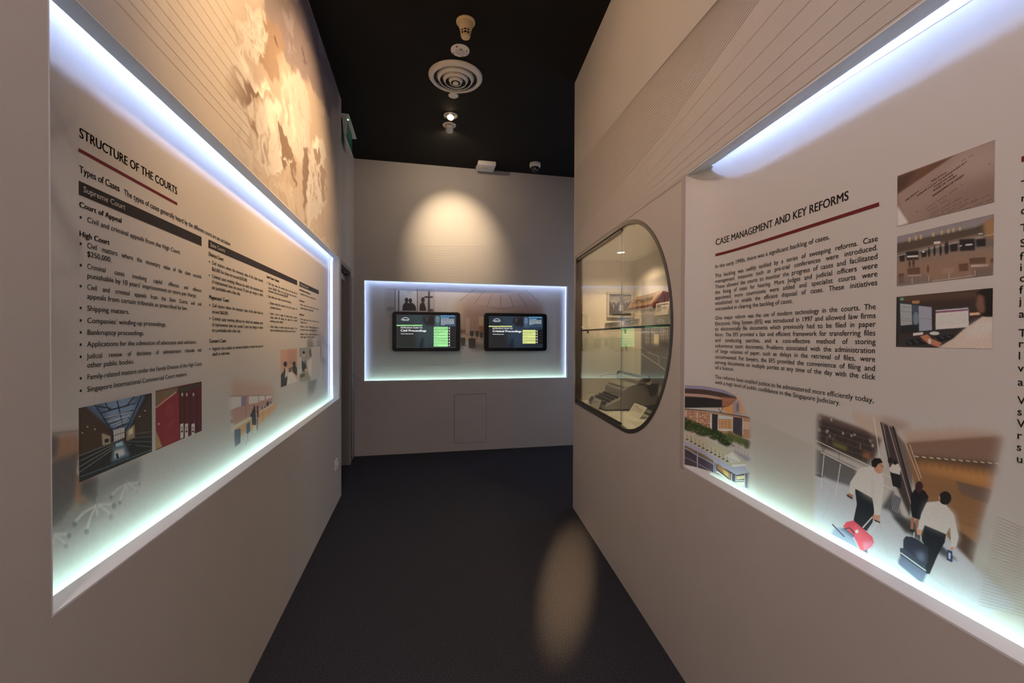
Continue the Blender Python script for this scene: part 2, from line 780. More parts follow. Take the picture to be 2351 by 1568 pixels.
def recess_wall(name, F, ua, ub, u0, u1, z0, z1, zc, label, far_slot=True, near_slot=False, core=0.20, end_a=False, end_b=True):
    """a thick wall with a shallow lit recess; slots along its top and bottom hide the tubes"""
    bm = B()
    box(bm, F, ua, ub, 0, T, 0, z0 - 0.004)
    box(bm, F, ua, ub, 0, T, z1 + 0.004, zc)
    box(bm, F, ua, u0 - 0.004, 0, T, z0 - 0.004, z1 + 0.004)
    box(bm, F, u1 + 0.004, ub, 0, T, z0 - 0.004, z1 + 0.004)
    box(bm, F, ua, ub, DEP + 0.012, core, 0, zc)
    if end_b:
        box(bm, F, ub - T, ub, T, core, 0, zc)
    if end_a:
        box(bm, F, ua, ua + T, T, core, 0, zc)
    w = struct(name, bm, M_wall, label)
    bm = B()
    g = 0.004
    box(bm, F, u0 - g, u1 + g, 0.0003, 0.048, z1, z1 + g)
    box(bm, F, u0 - g, u1 + g, 0.0003, 0.048, z0 - g, z0)
    box(bm, F, u0 - 0.06, u1 + 0.06, T, DEP + 0.012, z1 + 0.15, z1 + 0.16)
    box(bm, F, u0 - 0.06, u1 + 0.06, T, DEP + 0.012, z0 - 0.12, z0 - 0.11)
    for (uu, sl, sg) in ((u1, far_slot, 1), (u0, near_slot, -1)):
        if sl:
            box(bm, F, min(uu, uu + sg * g), max(uu, uu + sg * g), 0.0003, 0.055, z0, z1)
            box(bm, F, min(uu + sg * 0.06, uu + sg * 0.065), max(uu + sg * 0.06, uu + sg * 0.065), T, DEP + 0.012, z0 - 0.12, z1 + 0.16)
        else:
            box(bm, F, min(uu, uu + sg * 0.01), max(uu, uu + sg * 0.01), T, DEP + 0.012, z0 - 0.11, z1 + 0.15)
            box(bm, F, min(uu, uu + sg * g), max(uu, uu + sg * g), 0.0003, T, z0, z1)
    obj('recess_lining', bm, M_reveal, w)
    return w


LU0, LU1, LZ0, LZ1 = 0.968, 3.912, 0.874, 2.076
BU0, BU1, BZ0, BZ1 = -0.640, 1.880, 0.883, 2.072
RZ0, RZ1 = 0.875, 2.066
wall_left = recess_wall('wall_left', FL, -3.6, 4.0, LU0, LU1, LZ0, LZ1, CEIL, 'left partition wall with a long lit recess')
wall_back = recess_wall('wall_back', FB, -1.2, 3.4, BU0, BU1, BZ0, BZ1, CEIL, 'end wall with a lit recess holding two screens', near_slot=True, end_b=False)

# ---- right wall: skin with the D-shaped case opening and the lit recess
DS0, DSC, DZ0, DZ1 = 0.062, 1.09, 0.872, 2.054
DZC, DR = (DZ0 + DZ1) / 2, (DZ1 - DZ0) / 2


def dshape(off=0.0, seg=40):
    r = DR - off
    pts = [(DS0 + off, DZC - r), (DSC, DZC - r)]
    for i in range(1, seg):
        a = -math.pi / 2 + math.pi * i / seg
        pts.append((DSC + r * math.cos(a), DZC + r * math.sin(a)))
    pts += [(DSC, DZC + r), (DS0 + off, DZC + r)]
    return pts


RU0, RU1 = 1.775, 6.2
bm = B()
loops = [[(0, 0), (RU0, 0), (RU0, CEIL), (0, CEIL)], dshape(0.004)]
edges = []
for lp in loops:
    vs = [bm.verts.new(FR(s, 0, z)) for s, z in lp]
    edges += [bm.edges.new((vs[i], vs[(i + 1) % len(vs)])) for i in range(len(vs))]
bmesh.ops.triangle_fill(bm, use_beauty=True, use_dissolve=False, edges=edges)
ex = bmesh.ops.extrude_face_region(bm, geom=bm.faces[:])
bmesh.ops.translate(bm, vec=Vector(RN) * T, verts=[v for v in ex['geom'] if isinstance(v, bmesh.types.BMVert)])
box(bm, FR, RU0, 7.0, 0, T, 0, RZ0 - 0.004)
box(bm, FR, RU0, 7.0, 0, T, RZ1 + 0.004, CEIL)
box(bm, FR, RU1, 7.0, 0, T, RZ0, RZ1)
box(bm, FR, 0, T, T, 0.60, 0, CEIL)
box(bm, FR, RU0 + 0.02, 7.0, DEP + 0.012, 0.6, 0, CEIL)
box(bm, FR, T, RU0 + 0.02, 0.55, 0.6, 0, CEIL)
wall_right = struct('wall_right', bm, M_wall, 'right partition wall with a glass case and a lit recess')
bm = B()
RSL = 1.88                       # where the light slot begins
for (za, zb) in ((RZ1, RZ1 + 0.004), (RZ0 - 0.004, RZ0)):
    box(bm, FR, RU0 + 0.001, RSL, 0.0003, DEP + 0.012, za, zb)
    box(bm, FR, RSL, RU1, 0.0003, 0.048, za, zb)
box(bm, FR, RSL - 0.01, RU1, T, DEP + 0.012, RZ1 + 0.15, RZ1 + 0.16)
box(bm, FR, RSL - 0.01, RU1, T, DEP + 0.012, RZ0 - 0.12, RZ0 - 0.11)
for (za, zb) in ((RZ1 + 0.004, RZ1 + 0.16), (RZ0 - 0.12, RZ0 - 0.004)):
    box(bm, FR, RSL - 0.01, RSL, T, DEP + 0.012, za, zb)
box(bm, FR, RU1, RU1 + 0.01, T, DEP + 0.012, RZ0 - 0.12, RZ1 + 0.16)
obj('recess_lining', bm, M_reveal, wall_right)
# thin seam between the upper wallpaper and the lower sheet of the right wall
Ink().line((0.001, 2.0605), (1.775, 2.0605), 0.0022).make('sheet_seam', SWR, mat('seam_dark', (0.20, 0.17, 0.15), 0.7, 0.1), wall_right, 0.0008)
# return strip beside the recess
bm = boxes(FR, (1.747, 1.775, -0.003, 0.0, RZ0 - 0.01, RZ1))
obj('edge_strip', bm, mat('edge_strip_paint', (0.52, 0.46, 0.43), 0.6, 0.2), wall_right)

# ---- walls out of view that close the place
bm = boxes(FW, (-1.2, 3.4, -3.7, -3.6, 0, CEIL))
struct('wall_behind', bm, M_wall, 'wall behind the viewer')
bm = boxes(FW, (3.4, 3.5, -3.6, 5.6, 0, CEIL))
struct('wall_far_right', bm, M_wall, 'side wall beyond the right partition')

# ---- short side wall beyond the left partition, with a door
XS = -0.752
bm = B()


def FS(u, d, z):
    return (XS - d, u, z)


box(bm, FS, 3.9, 4.15, 0, 0.3, 0, CEIL)
box(bm, FS, 4.15, 4.955, 0, 0.3, 2.13, CEIL)
box(bm, FS, 4.955, 5.29, 0, 0.3, 0, CEIL)
struct('wall_side', bm, M_wall, 'short side wall with a door beyond the left partition')
d1 = bpy.data.objects.new('door_1', None)
d1.location = (XS, 4.55, 0)
COL.objects.link(d1)
tag(d1, 'grey door set back in the side wall under the exit sign', kind='structure')
bpy.context.view_layer.update()
obj('door_leaf', boxes(FS, (4.15, 4.955, 0.085, 0.125, 0.005, 2.11)), M_greyplate, d1)
obj('door_frame', boxes(FS, (4.13, 4.17, -0.012, 0.12, 0, 2.15), (4.935, 4.975, -0.012, 0.085, 0, 2.15), (4.13, 4.975, -0.012, 0.085, 2.11, 2.15)), M_greyplate, d1)
cl = obj('door_closer', bevel(boxes(FS, (4.66, 4.88, 0.03, 0.085, 2.0, 2.06)), 0.006), M_alu, d1)
bm = B()
tube(bm, FS(4.86, 0.055, 2.07), FS(4.93, 0.0, 2.085), 0.008)
tube(bm, FS(4.93, 0.0, 2.085), FS(4.70, 0.03, 2.085), 0.006)
obj('closer_arm', bm, M_black, cl)
d2 = bpy.data.objects.new('door_2', None)
d2.location = (XS, 5.12, 0)
COL.objects.link(d2)
tag(d2, 'narrow riser cupboard door with steel edge strips in the corner', kind='structure')
bpy.context.view_layer.update()
obj('door_leaf', boxes(FS, (5.02, 5.24, -0.010, 0.0, 0.03, 2.08)), mat('cupboard_door', (0.42, 0.40, 0.39), 0.45, 0.35), d2)
for yy in (5.005, 5.145):
    obj('edge_strip', boxes(FS, (yy, yy + 0.022, -0.018, -0.010, 0.03, 2.08)), M_alu, d2)
bm = B()
tube(bm, FS(5.07, -0.006, 0.965), FS(5.07, -0.05, 0.965), 0.008)
tube(bm, FS(5.07, -0.05, 0.965), FS(5.17, -0.05, 0.965), 0.008)
lathe(bm, FS(5.07, -0.010, 0.965), [(0, 0), (0.024, 0), (0.024, 0.006), (0, 0.006)], 20, (1, 0, 0))
obj('lever_handle', bm, M_alu, d2)

# access hatch low in the back wall
hatch = thing('access_hatch', 'flush painted access hatch low in the end wall', 'hatch', (0.617, YB, 0.096))
bpy.context.view_layer.update()
obj('hatch_gap', boxes(FB, (0.417, 0.817, -0.0006, 0.002, 0.096, 0.700)), M_dark, hatch)
obj('hatch_panel', boxes(FB, (0.4205, 0.8145, -0.0022, 0.002, 0.0985, 0.6965)), M_wall, hatch)
bm = B()
lathe(bm, FB(0.450, -0.002, 0.682), [(0, 0), (0.004, 0), (0.004, 0.001), (0, 0.001)], 12, (0, -1, 0))
obj('keyhole', bm, M_dark, hatch)

# ------------------------------------------------------------------ lit tubes in the recess slots
E_top = mat_emit('cool_led', (0.47, 0.60, 1.0), 125.0)
E_bot = mat_emit('greenish_led', (0.62, 1.0, 0.88), 44.0)
E_side = mat_emit('cool_led_side', (0.47, 0.60, 1.0), 20.0)


def led(F, a, b, m, label, group):
    bm = B()
    tube(bm, F(*a), F(*b), 0.004, 6)
    o = obj('led_tube', bm, m)
    tag(o, label, 'light', group)


G_LED = 'tubes hidden in the recess slots'
led(FL, (LU0 - 0.03, 0.0168, LZ1 + 0.117), (LU1 + 0.03, 0.0168, LZ1 + 0.117), E_top, 'white tube in the slot above the left court structure panel', G_LED)
led(FL, (LU0 - 0.03, 0.048, LZ0 - 0.085), (LU1 + 0.03, 0.048, LZ0 - 0.085), E_bot, 'white tube in the slot below the left court structure panel', G_LED)
led(FL, (LU1 + 0.035, 0.045, LZ0 + 0.02), (LU1 + 0.035, 0.045, LZ1 - 0.02), E_side, 'upright tube at the far end of the left recess', G_LED)
led(FR, (RSL + 0.01, 0.0168, RZ1 + 0.117), (RU1 - 0.02, 0.0168, RZ1 + 0.117), E_top, 'white tube in the slot above the right reforms panel', G_LED)
led(FR, (RSL + 0.01, 0.048, RZ0 - 0.085), (RU1 - 0.02, 0.048, RZ0 - 0.085), E_bot, 'white tube in the slot below the right reforms panel', G_LED)
led(FB, (BU0 - 0.03, 0.046, BZ1 + 0.080), (BU1 + 0.03, 0.046, BZ1 + 0.080), mat_emit('cool_led_back', (0.47, 0.60, 1.0), 90.0), 'white tube above the two screens in the end wall', G_LED)
led(FB, (BU0 - 0.03, 0.046, BZ0 - 0.080), (BU1 + 0.03, 0.046, BZ0 - 0.080), mat_emit('green_led_back', (0.66, 1.0, 0.86), 60.0), 'white tube below the two screens in the end wall', G_LED)
led(FB, (BU0 - 0.035, 0.045, BZ0 + 0.02), (BU0 - 0.035, 0.045, BZ1 - 0.02), E_side, 'upright tube at the left side of the end wall recess', G_LED)
led(FB, (BU1 + 0.035, 0.045, BZ0 + 0.02), (BU1 + 0.035, 0.045, BZ1 - 0.02), E_side, 'upright tube at the right side of the end wall recess', G_LED)

# ------------------------------------------------------------------ left panel
PL = thing('information_board', 'long printed panel headed Structure of the Courts in the left wall', 'information board', FL(2.44, DEP, LZ0))
bpy.context.view_layer.update()
obj('board', boxes(FL, (LU0 - 0.05, LU1 + 0.05, DEP, DEP + 0.006, LZ0 - 0.105, LZ1 + 0.149)), M_paper, PL)


def capz(uvf, px, py, cap):
    return uvf(px, py - cap)[1] - uvf(px, py)[1]


def tl(ink, uvf, s, x, y, x1, cap, wt='r', just=False, xs=None):
    u, z = uvf(x, y)
    ue = uvf(x1, y)[0]
    ink.text(None, s, u, z, cap, ue - u, wt, just, xs)


C1 = capz(uv_left, 199, 713, 12.3)
title = Ink()
tl(title, uv_left, 'STRUCTURE OF THE COURTS', 181, 314.5, 406, capz(uv_left, 190, 318, 22.5), 'm')
title.make('title_lettering', SL, M_ink, PL)
ru = Ink()
a, b_ = uv_left(179.3, 343.5), uv_left(406.4, 468)
ru.quad((a[0], a[1] - 0.0042), (b_[0], a[1] - 0.0042), (b_[0], a[1] + 0.0042), (a[0], a[1] + 0.0042))
ru.make('red_rule', SL, M_red, PL, label='thin dark red rule under the title')
i1 = Ink()
tl(i1, uv_left, 'Types of Cases', 181, 395, 274, capz(uv_left, 181, 395, 16.5), 'm')
i1.make('subheading_lettering', SL, M_ink, PL)
i1 = Ink()
tl(i1, uv_left, 'The types of cases generally heard by the different courts are set out below:', 284, 447, 528.5, capz(uv_left, 284, 447, 13.5))
i1.make('text_line', SL, M_ink, PL)


def barq(uvf, x0, yt, yb, x1):
    ua, za = uvf(x0, yt)
    _, zb = uvf(x0, yb)
    ub, _ = uvf(x1, yt)
    return (ua, zb), (ub, zb), (ub, za), (ua, za)


for (x0, yt, yb, x1, s, sx, sy, se, cp) in ((180, 414.5, 446.5, 462, 'Supreme Court', 189, 440, 285.7, 13.5),
                                           (478.1, 549.4, 568.5, 682, 'State Courts', 481.6, 565.2, 515.4, 9.0),
                                           (686.9, 645.8, 656.9, 731.7, 'Family Justice Courts', 688, 654.8, 707, 5.4)):
    br = Ink().quad(*barq(uv_left, x0, yt, yb, x1)).make('heading_bar', SL, M_barink, PL, 0.0007)
    t = Ink()
    tl(t, uv_left, s, sx, sy, se, capz(uv_left, sx, sy, cp), 'w')
    o = t.make('heading_lettering', SL, M_whiteink, PL, 0.0018)

CB = [('Court of Appeal', 181, 474.5, 279, 'b', 0), ('Civil and criminal appeals from the High Court.', 199, 509.2, 414, 'r', 1),
      ('High Court', 181, 541.6, 251, 'b', 0), ('Civil matters where the monetary value of the claim exceeds', 199, 568.6, 462, 'j', 1),
      ('$250,000.', 199, 588.3, 256, 'r', 0), ('Criminal cases involving capital offences and offences', 199, 616.8, 462, 'j', 1),
      ('punishable by 10 years’ imprisonment or more per charge.', 199, 638, 451, 'r', 0),
      ('Civil and criminal appeals from the State Courts, and civil', 199, 664.3, 462, 'j', 1),
      ('appeals from certain tribunals as prescribed by law.', 199, 685.2, 430, 'r', 0),
      ('Shipping matters.', 199, 713.3, 297, 'r', 1), ('Companies’ winding-up proceedings.', 199, 741.3, 381, 'r', 1),
      ('Bankruptcy proceedings.', 199, 768.6, 331, 'r', 1), ('Applications for the admission of advocates and solicitors.', 199, 796, 451, 'r', 1),
      ('Judicial review of decisions of administrative tribunals and', 199, 823.5, 462, 'j', 1), ('other public bodies.', 199, 844.6, 308, 'r', 0),
      ('Family-related matters under the Family Division of the High Court.', 199, 872, 464, 'r', 1),
      ('Singapore International Commercial Court matters.', 199, 900, 430, 'r', 1)]
C2 = [('District Court', 478.7, 586.5, 512.8, 'b', 0), ('Civil matters where the monetary value of the claim exceeds', 486, 606.6, 603.5, 'j', 1),
      ('$60,000 but does not exceed $250,000.', 486, 621, 567.7, 'r', 0), ('Criminal cases involving offences for which the maximum term', 486, 637.2, 603.5, 'j', 1),
      ('of imprisonment does not exceed 10 years per charge or which', 486, 649.8, 603.5, 'j', 0), ('are punishable with a fine only.', 486, 663.2, 551.8, 'r', 0),
      ('Magistrates’ Court', 479.7, 685.6, 525.6, 'b', 0), ('Civil matters where the monetary value of the claim does not', 486.7, 704.7, 603.5, 'j', 1),
      ('exceed $60,000.', 486.7, 719, 524, 'r', 0), ('Criminal cases involving offences for which the maximum term', 486.7, 735, 603.5, 'j', 1),
      ('of imprisonment does not exceed 5 years per charge or which', 486.7, 748.8, 603.5, 'j', 0), ('are punishable with a fine only.', 486.7, 761.8, 552.4, 'r', 0),
      ('Coroner’s Court', 480, 787, 518.9, 'b', 0), ('Inquiries into sudden or unnatural deaths or where the cause of', 487, 804.4, 603.8, 'j', 1),
      ('death is unknown.', 487, 817.2, 527.7, 'r', 0)]
C3 = [('Small Claims Tribunals', 612, 637.4, 640.8, 'b', 0), ('Civil claims where the monetary value of the claim does not', 615.9, 653, 682, 'j', 1),
      ('exceed $10,000. Where the parties agree, civil claims with a', 615.9, 662.6, 682, 'j', 0), ('monetary value not exceeding $20,000.', 615.9, 670, 661, 'r', 0),
      ('Such claims must relate to one of the following:', 615.9, 682.7, 668.5, 'r', 1), ('Disputes arising from contracts for the sale of goods or the', 620, 698, 682, 'j', 2),
      ('provision of services.', 620, 707.6, 645, 'r', 0), ('Claims in tort in respect of damage caused to property', 620, 722, 682, 'j', 2),
      ('except where the damage was caused by an accident', 620, 730.6, 682, 'j', 0), ('involving a motor vehicle.', 620, 739.2, 650, 'r', 0),
      ('Claims relating to disputes arising from contracts for the', 620, 752.2, 682, 'j', 2), ('lease of residential premises that do not exceed 2 years.', 620, 760.6, 679, 'r', 0)]
C4 = [('Family Division of the High Court', 687, 666.5, 712.7, 'b', 0), ('Appeals from the Family Courts and Youth Courts.', 689.6, 676, 724.6, 'r', 1),
      ('Family Courts', 687, 691.4, 698.8, 'b', 0), ('Matters involving divorce, Parental Custody, civil remedy,', 689.6, 701, 731.3, 'j', 1),
      ('adoption, maintenance and family violence.', 689.6, 708.6, 720, 'r', 0), ('Youth Courts', 687, 723.5, 698, 'b', 0),
      ('Criminal charges against children and young persons below', 689.6, 734.4, 731.5, 'j', 1), ('the age of 16 years.', 689.6, 741.5, 704.5, 'r', 0),
      ('Applications in respect of children and young persons below', 689.6, 751, 731.5, 'j', 1), ('the age of 16 years who are in need of care.', 689.6, 758.5, 728, 'r', 0),
      ('Applications in respect of children and young persons below', 689.6, 768.9, 731.5, 'j', 1), ('the age of 16 years.', 689.6, 775.6, 723, 'r', 0)]
for lines, cpx in ((CB, None), (C2, (487, 719, 8.6)), (C3, (616, 683, 5.8)), (C4, (690, 691, 4.4))):
    cp = C1 if cpx is None else capz(uv_left, *cpx)
    blocks = []
    for (s, x, y, x1, k, bu) in lines:
        blocks.append(('heading_lettering' if k == 'b' else 'text_line', Ink()))
        ink = blocks[-1][1]
        u, z = uv_left(x, y)
        ue = uv_left(x1, y)[0]
        if k == 'j':
            G = GL['r']
            nat = sum(G[c][2] for c in s) * cp / G['cap']
            ink.text(None, s, u, z, cp, ue - u, 'r', True, min(0.97, (ue - u) / nat))
        else:
            ink.text(None, s, u, z, cp, ue - u, 'b' if k == 'b' else 'r')
        if bu == 1:
            ink.dot(uv_left(x - (14.5 if cpx is None else (5.6 if cpx[0] < 500 else (3 if cpx[0] < 650 else 1.8))), y)[0], z + cp * 0.42, cp * 0.26)
        elif bu == 2:
            ink.text(None, 'o', uv_left(x - 3.4, y)[0], z, cp * 0.9, None, 'r', xs=0.8)
    for nm, ink in blocks:
        ink.make(nm, SL, M_ink, PL)

# -- photographs and vignettes printed on the left board
p = Pic(uv_left, [(180.5, 937), (348, 903.5), (348, 1037), (181, 1105)], 170, 150, (135, 120, 112), bg=(34, 25, 20)).at(100, 850, 2.85)
p.poly([(230, 250), (330, 225), (445, 410), (440, 480), (232, 560)], (58, 38, 26), soft=3)
p.poly([(275, 235), (640, 160), (660, 175), (545, 400), (525, 375), (455, 410), (430, 370)], (62, 74, 92), soft=2)
p.poly([(390, 215), (560, 180), (600, 230), (560, 330), (450, 380)], (88, 102, 122), soft=5)
for (a, b2) in (((330, 220), (460, 420)), ((400, 210), (425, 260)), ((425, 260), (540, 235)), ((540, 235), (600, 165)), ((480, 200), (520, 370)), ((640, 165), (535, 400)), ((350, 235), (440, 250)), ((370, 280), (600, 215)), ((395, 320), (585, 262)), ((420, 355), (565, 312)), ((440, 385), (550, 350))):
    p.line([a, b2], 8, (24, 26, 30))
for yy in (300, 325, 345, 362):
    p.line([(400 + (yy - 300) * .9, yy + 12), (575 - (yy - 300) * .5, yy - 30)], 5, (160, 172, 186), 0.8)
p.poly([(455, 395), (527, 372), (527, 440), (460, 470)], (165, 178, 190))
for xx in (470, 485, 500, 514):
    p.line([(xx, 385), (xx, 465)], 3, (60, 62, 66))
p.line([(455, 430), (527, 405)], 4, (40, 40, 42))
p.poly([(465, 480), (520, 462), (560, 560), (440, 600)], (70, 84, 98), soft=3)
p.poly([(462, 530), (520, 512), (530, 550), (465, 578)], (186, 200, 210), soft=2)
p.poly([(470, 480), (515, 465), (518, 490), (472, 500)], (120, 140, 140))
p.poly([(380, 412), (436, 432), (436, 478), (384, 492)], (132, 106, 84), soft=1)
p.poly([(398, 450), (425, 446), (425, 470), (398, 476)], (40, 30, 26))
p.poly([(540, 400), (594, 352), (596, 440), (542, 462)], (124, 94, 66), soft=1)
p.poly([(556, 395), (582, 372), (582, 415), (556, 430)], (190, 150, 110))
p.poly([(600, 300), (706, 165), (706, 430), (600, 420)], (52, 36, 26), soft=3)
for k in range(4):
    p.line([(232, 560 + 36 * k), (460, 470 + 14 * k)], 5, (100, 100, 96), 0.7)
    p.line([(706, 400 + 34 * k), (545, 425 + 20 * k)], 5, (86, 84, 80), 0.6)
p.line([(234, 700), (706, 520)], 6, (60, 72, 80), 0.8)
p.poly([(470, 548), (484, 540), (492, 575), (476, 580)], (20, 22, 26))
p.poly([(555, 500), (600, 470), (595, 520), (560, 530)], (24, 24, 26))
for q in ((286, 370), (334, 386), (252, 410), (627, 302), (662, 265)):
    p.ell(q[0], q[1], 5, 4, (230, 200, 150))
p.grain(0.10, 3, 0.8)
p.make('photo_print', SL, M_print, PL, label='printed photo of a tall glazed court atrium')

p = Pic(uv_left, [(357, 897), (462.5, 880.5), (462.5, 989), (357, 1031.5)], 120, 130, (135, 120, 112), bg=(70, 12, 17)).at(100, 850, 2.85)
p.gain = 0.68
p.poly([(725, 140), (880, 112), (870, 145), (732, 245)], (104, 78, 48), soft=2)
p.poly([(885, 118), (1040, 82), (1040, 95), (895, 150)], (50, 46, 34))
p.poly([(770, 195), (800, 165), (790, 230)], (150, 50, 40), soft=2)
p.poly([(732, 248), (868, 142), (888, 158), (896, 458), (778, 502), (733, 385)], (122, 20, 27))
p.line([(732, 246), (868, 141)], 7, (205, 130, 105))
p.poly([(733, 390), (775, 500), (733, 520)], (150, 108, 66))
for x in (888, 918, 957, 1001):
    p.line([(x, 150), (x + 4, 450)], 6, (52, 8, 12))
for x0 in (902, 932, 975):
    p.poly([(x0, 150), (x0 + 8, 148), (x0 + 8, 168), (x0, 170)], (210, 196, 184))
    p.poly([(x0 - 8, 352), (x0 + 12, 347), (x0 + 12, 440), (x0 - 8, 450)], (196, 180, 165))
    p.ell(x0 + 2, 400, 6, 8, (60, 14, 16))
    p.line([(x0 + 2, 370), (x0 + 2, 385)], 5, (40, 20, 20))
p.ell(825, 262, 26, 40, (142, 46, 48), 0.5, 2)
p.ell(825, 262, 18, 30, (120, 24, 30), 0.6, 2)
p.line([(808, 380), (855, 325)], 6, (150, 60, 54), 0.5)
p.ell(752, 352, 5, 6, (215, 190, 170))
p.grain(0.04, 4, 0.8)
p.make('photo_print', SL, M_print, PL, label='printed photo of dark red court file binders')

p = Pic(uv_left, [(644.3, 803.5), (682, 800), (682, 875.5), (644.3, 889.5)], 80, 80, (135, 120, 112), bg=(150, 104, 84)).at(450, 750, 5.057)
p.poly([(1060, 270), (1172, 262), (1172, 470), (1060, 470)], (138, 92, 74), soft=6)
p.poly([(1066, 530), (1112, 520), (1172, 610), (1172, 640), (1050, 690)], (196, 180, 130), soft=1)
p.poly([(985, 560), (1010, 520), (1045, 540), (1060, 600), (1050, 690), (985, 705)], (22, 20, 22))
p.ell(1035, 435, 22, 32, (24, 18, 18))
p.poly([(1020, 480), (1056, 490), (1058, 560), (1030, 600)], (160, 140, 130))
p.poly([(1024, 470), (1040, 500), (1030, 600), (1012, 560)], (26, 22, 24))
p.ell(1138, 430, 20, 28, (26, 20, 20))
p.poly([(1110, 470), (1150, 440), (1172, 480), (1172, 570), (1125, 530)], (28, 24, 26))
p.poly([(1075, 480), (1110, 470), (1110, 525), (1078, 530)], (72, 54, 48))
p.ell(1098, 415, 12, 14, (110, 90, 84))
p.grain(0.06, 5, 0.8)
p.make('photo_print', SL, M_print, PL, label='small printed photo of a meeting across a long table')

p = Pic(uv_left, [(687, 799.3), (735, 796), (735, 866), (687, 873)], 100, 90, (140, 130, 128), bg=(112, 110, 108)).at(450, 750, 5.057)
p.poly([(1198, 360), (1222, 355), (1222, 540), (1198, 545)], (170, 172, 172))
p.poly([(1205, 370), (1216, 368), (1216, 500), (1205, 505)], (120, 130, 140))
p.poly([(1228, 400), (1265, 390), (1283, 490), (1240, 530), (1228, 480)], (34, 34, 36))
p.ell(1250, 325, 14, 36, (150, 120, 104))
p.ell(1250, 300, 13, 18, (20, 18, 18))
p.poly([(1245, 385), (1255, 385), (1256, 440)], (210, 210, 205))
p.poly([(1198, 560), (1300, 500), (1325, 575), (1198, 622)], (118, 108, 80))
p.poly([(1210, 560), (1262, 535), (1262, 575), (1210, 598)], (60, 54, 46))
p.poly([(1290, 400), (1335, 360), (1400, 370), (1420, 580), (1325, 585), (1300, 520)], (158, 158, 160), soft=2)
p.ell(1335, 295, 18, 56, (22, 20, 20))
p.poly([(1265, 485), (1300, 500), (1290, 520), (1262, 505)], (160, 126, 110))
p.fade([(1198, 240), (1330, 240), (1345, 400), (1330, 640), (1198, 640)], 3)
p.make('photo_print', SL, M_print, PL, label='small printed photo of two people talking over a desk')

# ghosted people at the far right of the left board
p = Pic(uv_left, [(700, 745), (757, 745), (757, 905), (700, 905)], 150, 170, (138, 140, 150)).at(450, 750, 5.057)
p.poly([(1290, 130), (1340, 130), (1385, 260), (1420, 400), (1400, 640), (1370, 760), (1300, 800), (1290, 500)], (76, 82, 92), 0.75, 6)
p.ell(1365, 60, 36, 60, (88, 90, 100), 0.6, 6)
p.poly([(1400, 130), (1450, 170), (1460, 300), (1420, 420), (1400, 300)], (92, 94, 112), 0.7, 5)
p.poly([(1450, 330), (1500, 380), (1520, 450), (1460, 430)], (100, 102, 124), 0.6, 4)
p.poly([(1380, 40), (1470, 90), (1540, 220), (1540, 260), (1440, 180)], (110, 112, 140), 0.6, 5)
p.line([(1475, 460), (1480, 640)], 6, (96, 98, 120), 0.6, 1.5)
p.line([(1450, 180), (1445, 430)], 5, (96, 98, 120), 0.5, 1.5)
p.line([(1520, 100), (1525, 560)], 8, (110, 112, 140), 0.5, 3)
p.poly([(1410, 440), (1520, 450), (1530, 660), (1410, 640)], (150, 154, 176), 0.4, 6)
p.edge(12).grain(0.03, 6, 1.5)
p.make('vignette_print', SL, M_print, PL, label='faded print of two standing figures')

# public counter vignette
p = Pic(uv_left, [(505, 845), (650, 845), (650, 1050), (505, 1050)], 230, 200, (140, 142, 134)).at(450, 750, 5.057)
p.poly([(400, 610), (520, 640), (900, 690), (900, 800), (400, 800)], (150, 116, 92), 0.9, 10)
p.poly([(400, 790), (890, 795), (890, 880), (780, 930), (620, 1060), (440, 1140), (400, 1000)], (146, 112, 98), 1, 2)
p.poly([(360, 815), (570, 805), (570, 905), (400, 965), (370, 965)], (172, 174, 188))
p.poly([(525, 812), (572, 805), (572, 912), (525, 922)], (104, 96, 118))
for (x0, x1, ya, yb) in ((612, 722, 806, 900), (732, 796, 802, 868), (815, 845, 798, 850), (850, 878, 796, 838)):
    p.poly([(x0, ya), (x1, ya - 4), (x1, yb - 20), (x0, yb)], (176, 180, 194))
p.line([(575, 800), (580, 1060)], 6, (110, 80, 66))
p.line([(380, 812), (890, 795)], 5, (90, 72, 78))
p.poly([(890, 780), (975, 740), (980, 880), (890, 880)], (150, 142, 132), 0.6, 6)
for yy in range(770, 880, 18):
    p.line([(900, yy + 8), (975, yy - 8)], 4, (128, 118, 108), 0.5)
p.poly([(440, 1150), (620, 1045), (900, 890), (960, 900), (900, 990), (720, 1160), (560, 1230), (440, 1320)], (168, 130, 84), 1, 2)
p.poly([(440, 1150), (640, 1040), (890, 895), (895, 905), (650, 1060), (445, 1190)], (206, 186, 130))
p.poly([(445, 1190), (520, 1180), (600, 1110), (600, 1200), (480, 1280), (440, 1300)], (150, 120, 76), 0.8, 2)
for xx in (775, 850):
    p.line([(xx, 965), (xx, 1100)], 4, (130, 98, 60))
p.poly([(645, 1000), (660, 950), (690, 960), (700, 1120), (690, 1145), (650, 1140)], (40, 38, 48))
p.ell(677, 940, 10, 30, (30, 24, 26))
p.poly([(662, 1145), (674, 1145), (680, 1235), (668, 1240)], (196, 160, 134))
p.poly([(680, 1145), (692, 1145), (696, 1235), (684, 1240)], (196, 160, 134))
p.poly([(700, 960), (730, 970), (728, 1055), (704, 1050)], (92, 34, 32))
p.ell(713, 940, 10, 26, (40, 28, 26))
p.poly([(704, 1055), (722, 1055), (716, 1205), (700, 1200)], (90, 92, 100))
p.poly([(625, 1045), (645, 990), (655, 1010), (650, 1050)], (44, 30, 34))
for (x, y, s_) in ((768, 945, 18), (800, 932, 16), (826, 900, 28), (838, 890, 26), (868, 880, 16)):
    p.ell(x, y, s_ * .45, s_, (60, 48, 50))
p.poly([(447, 1200), (510, 1180), (518, 1200), (515, 1350), (450, 1400), (445, 1300)], (62, 66, 78))
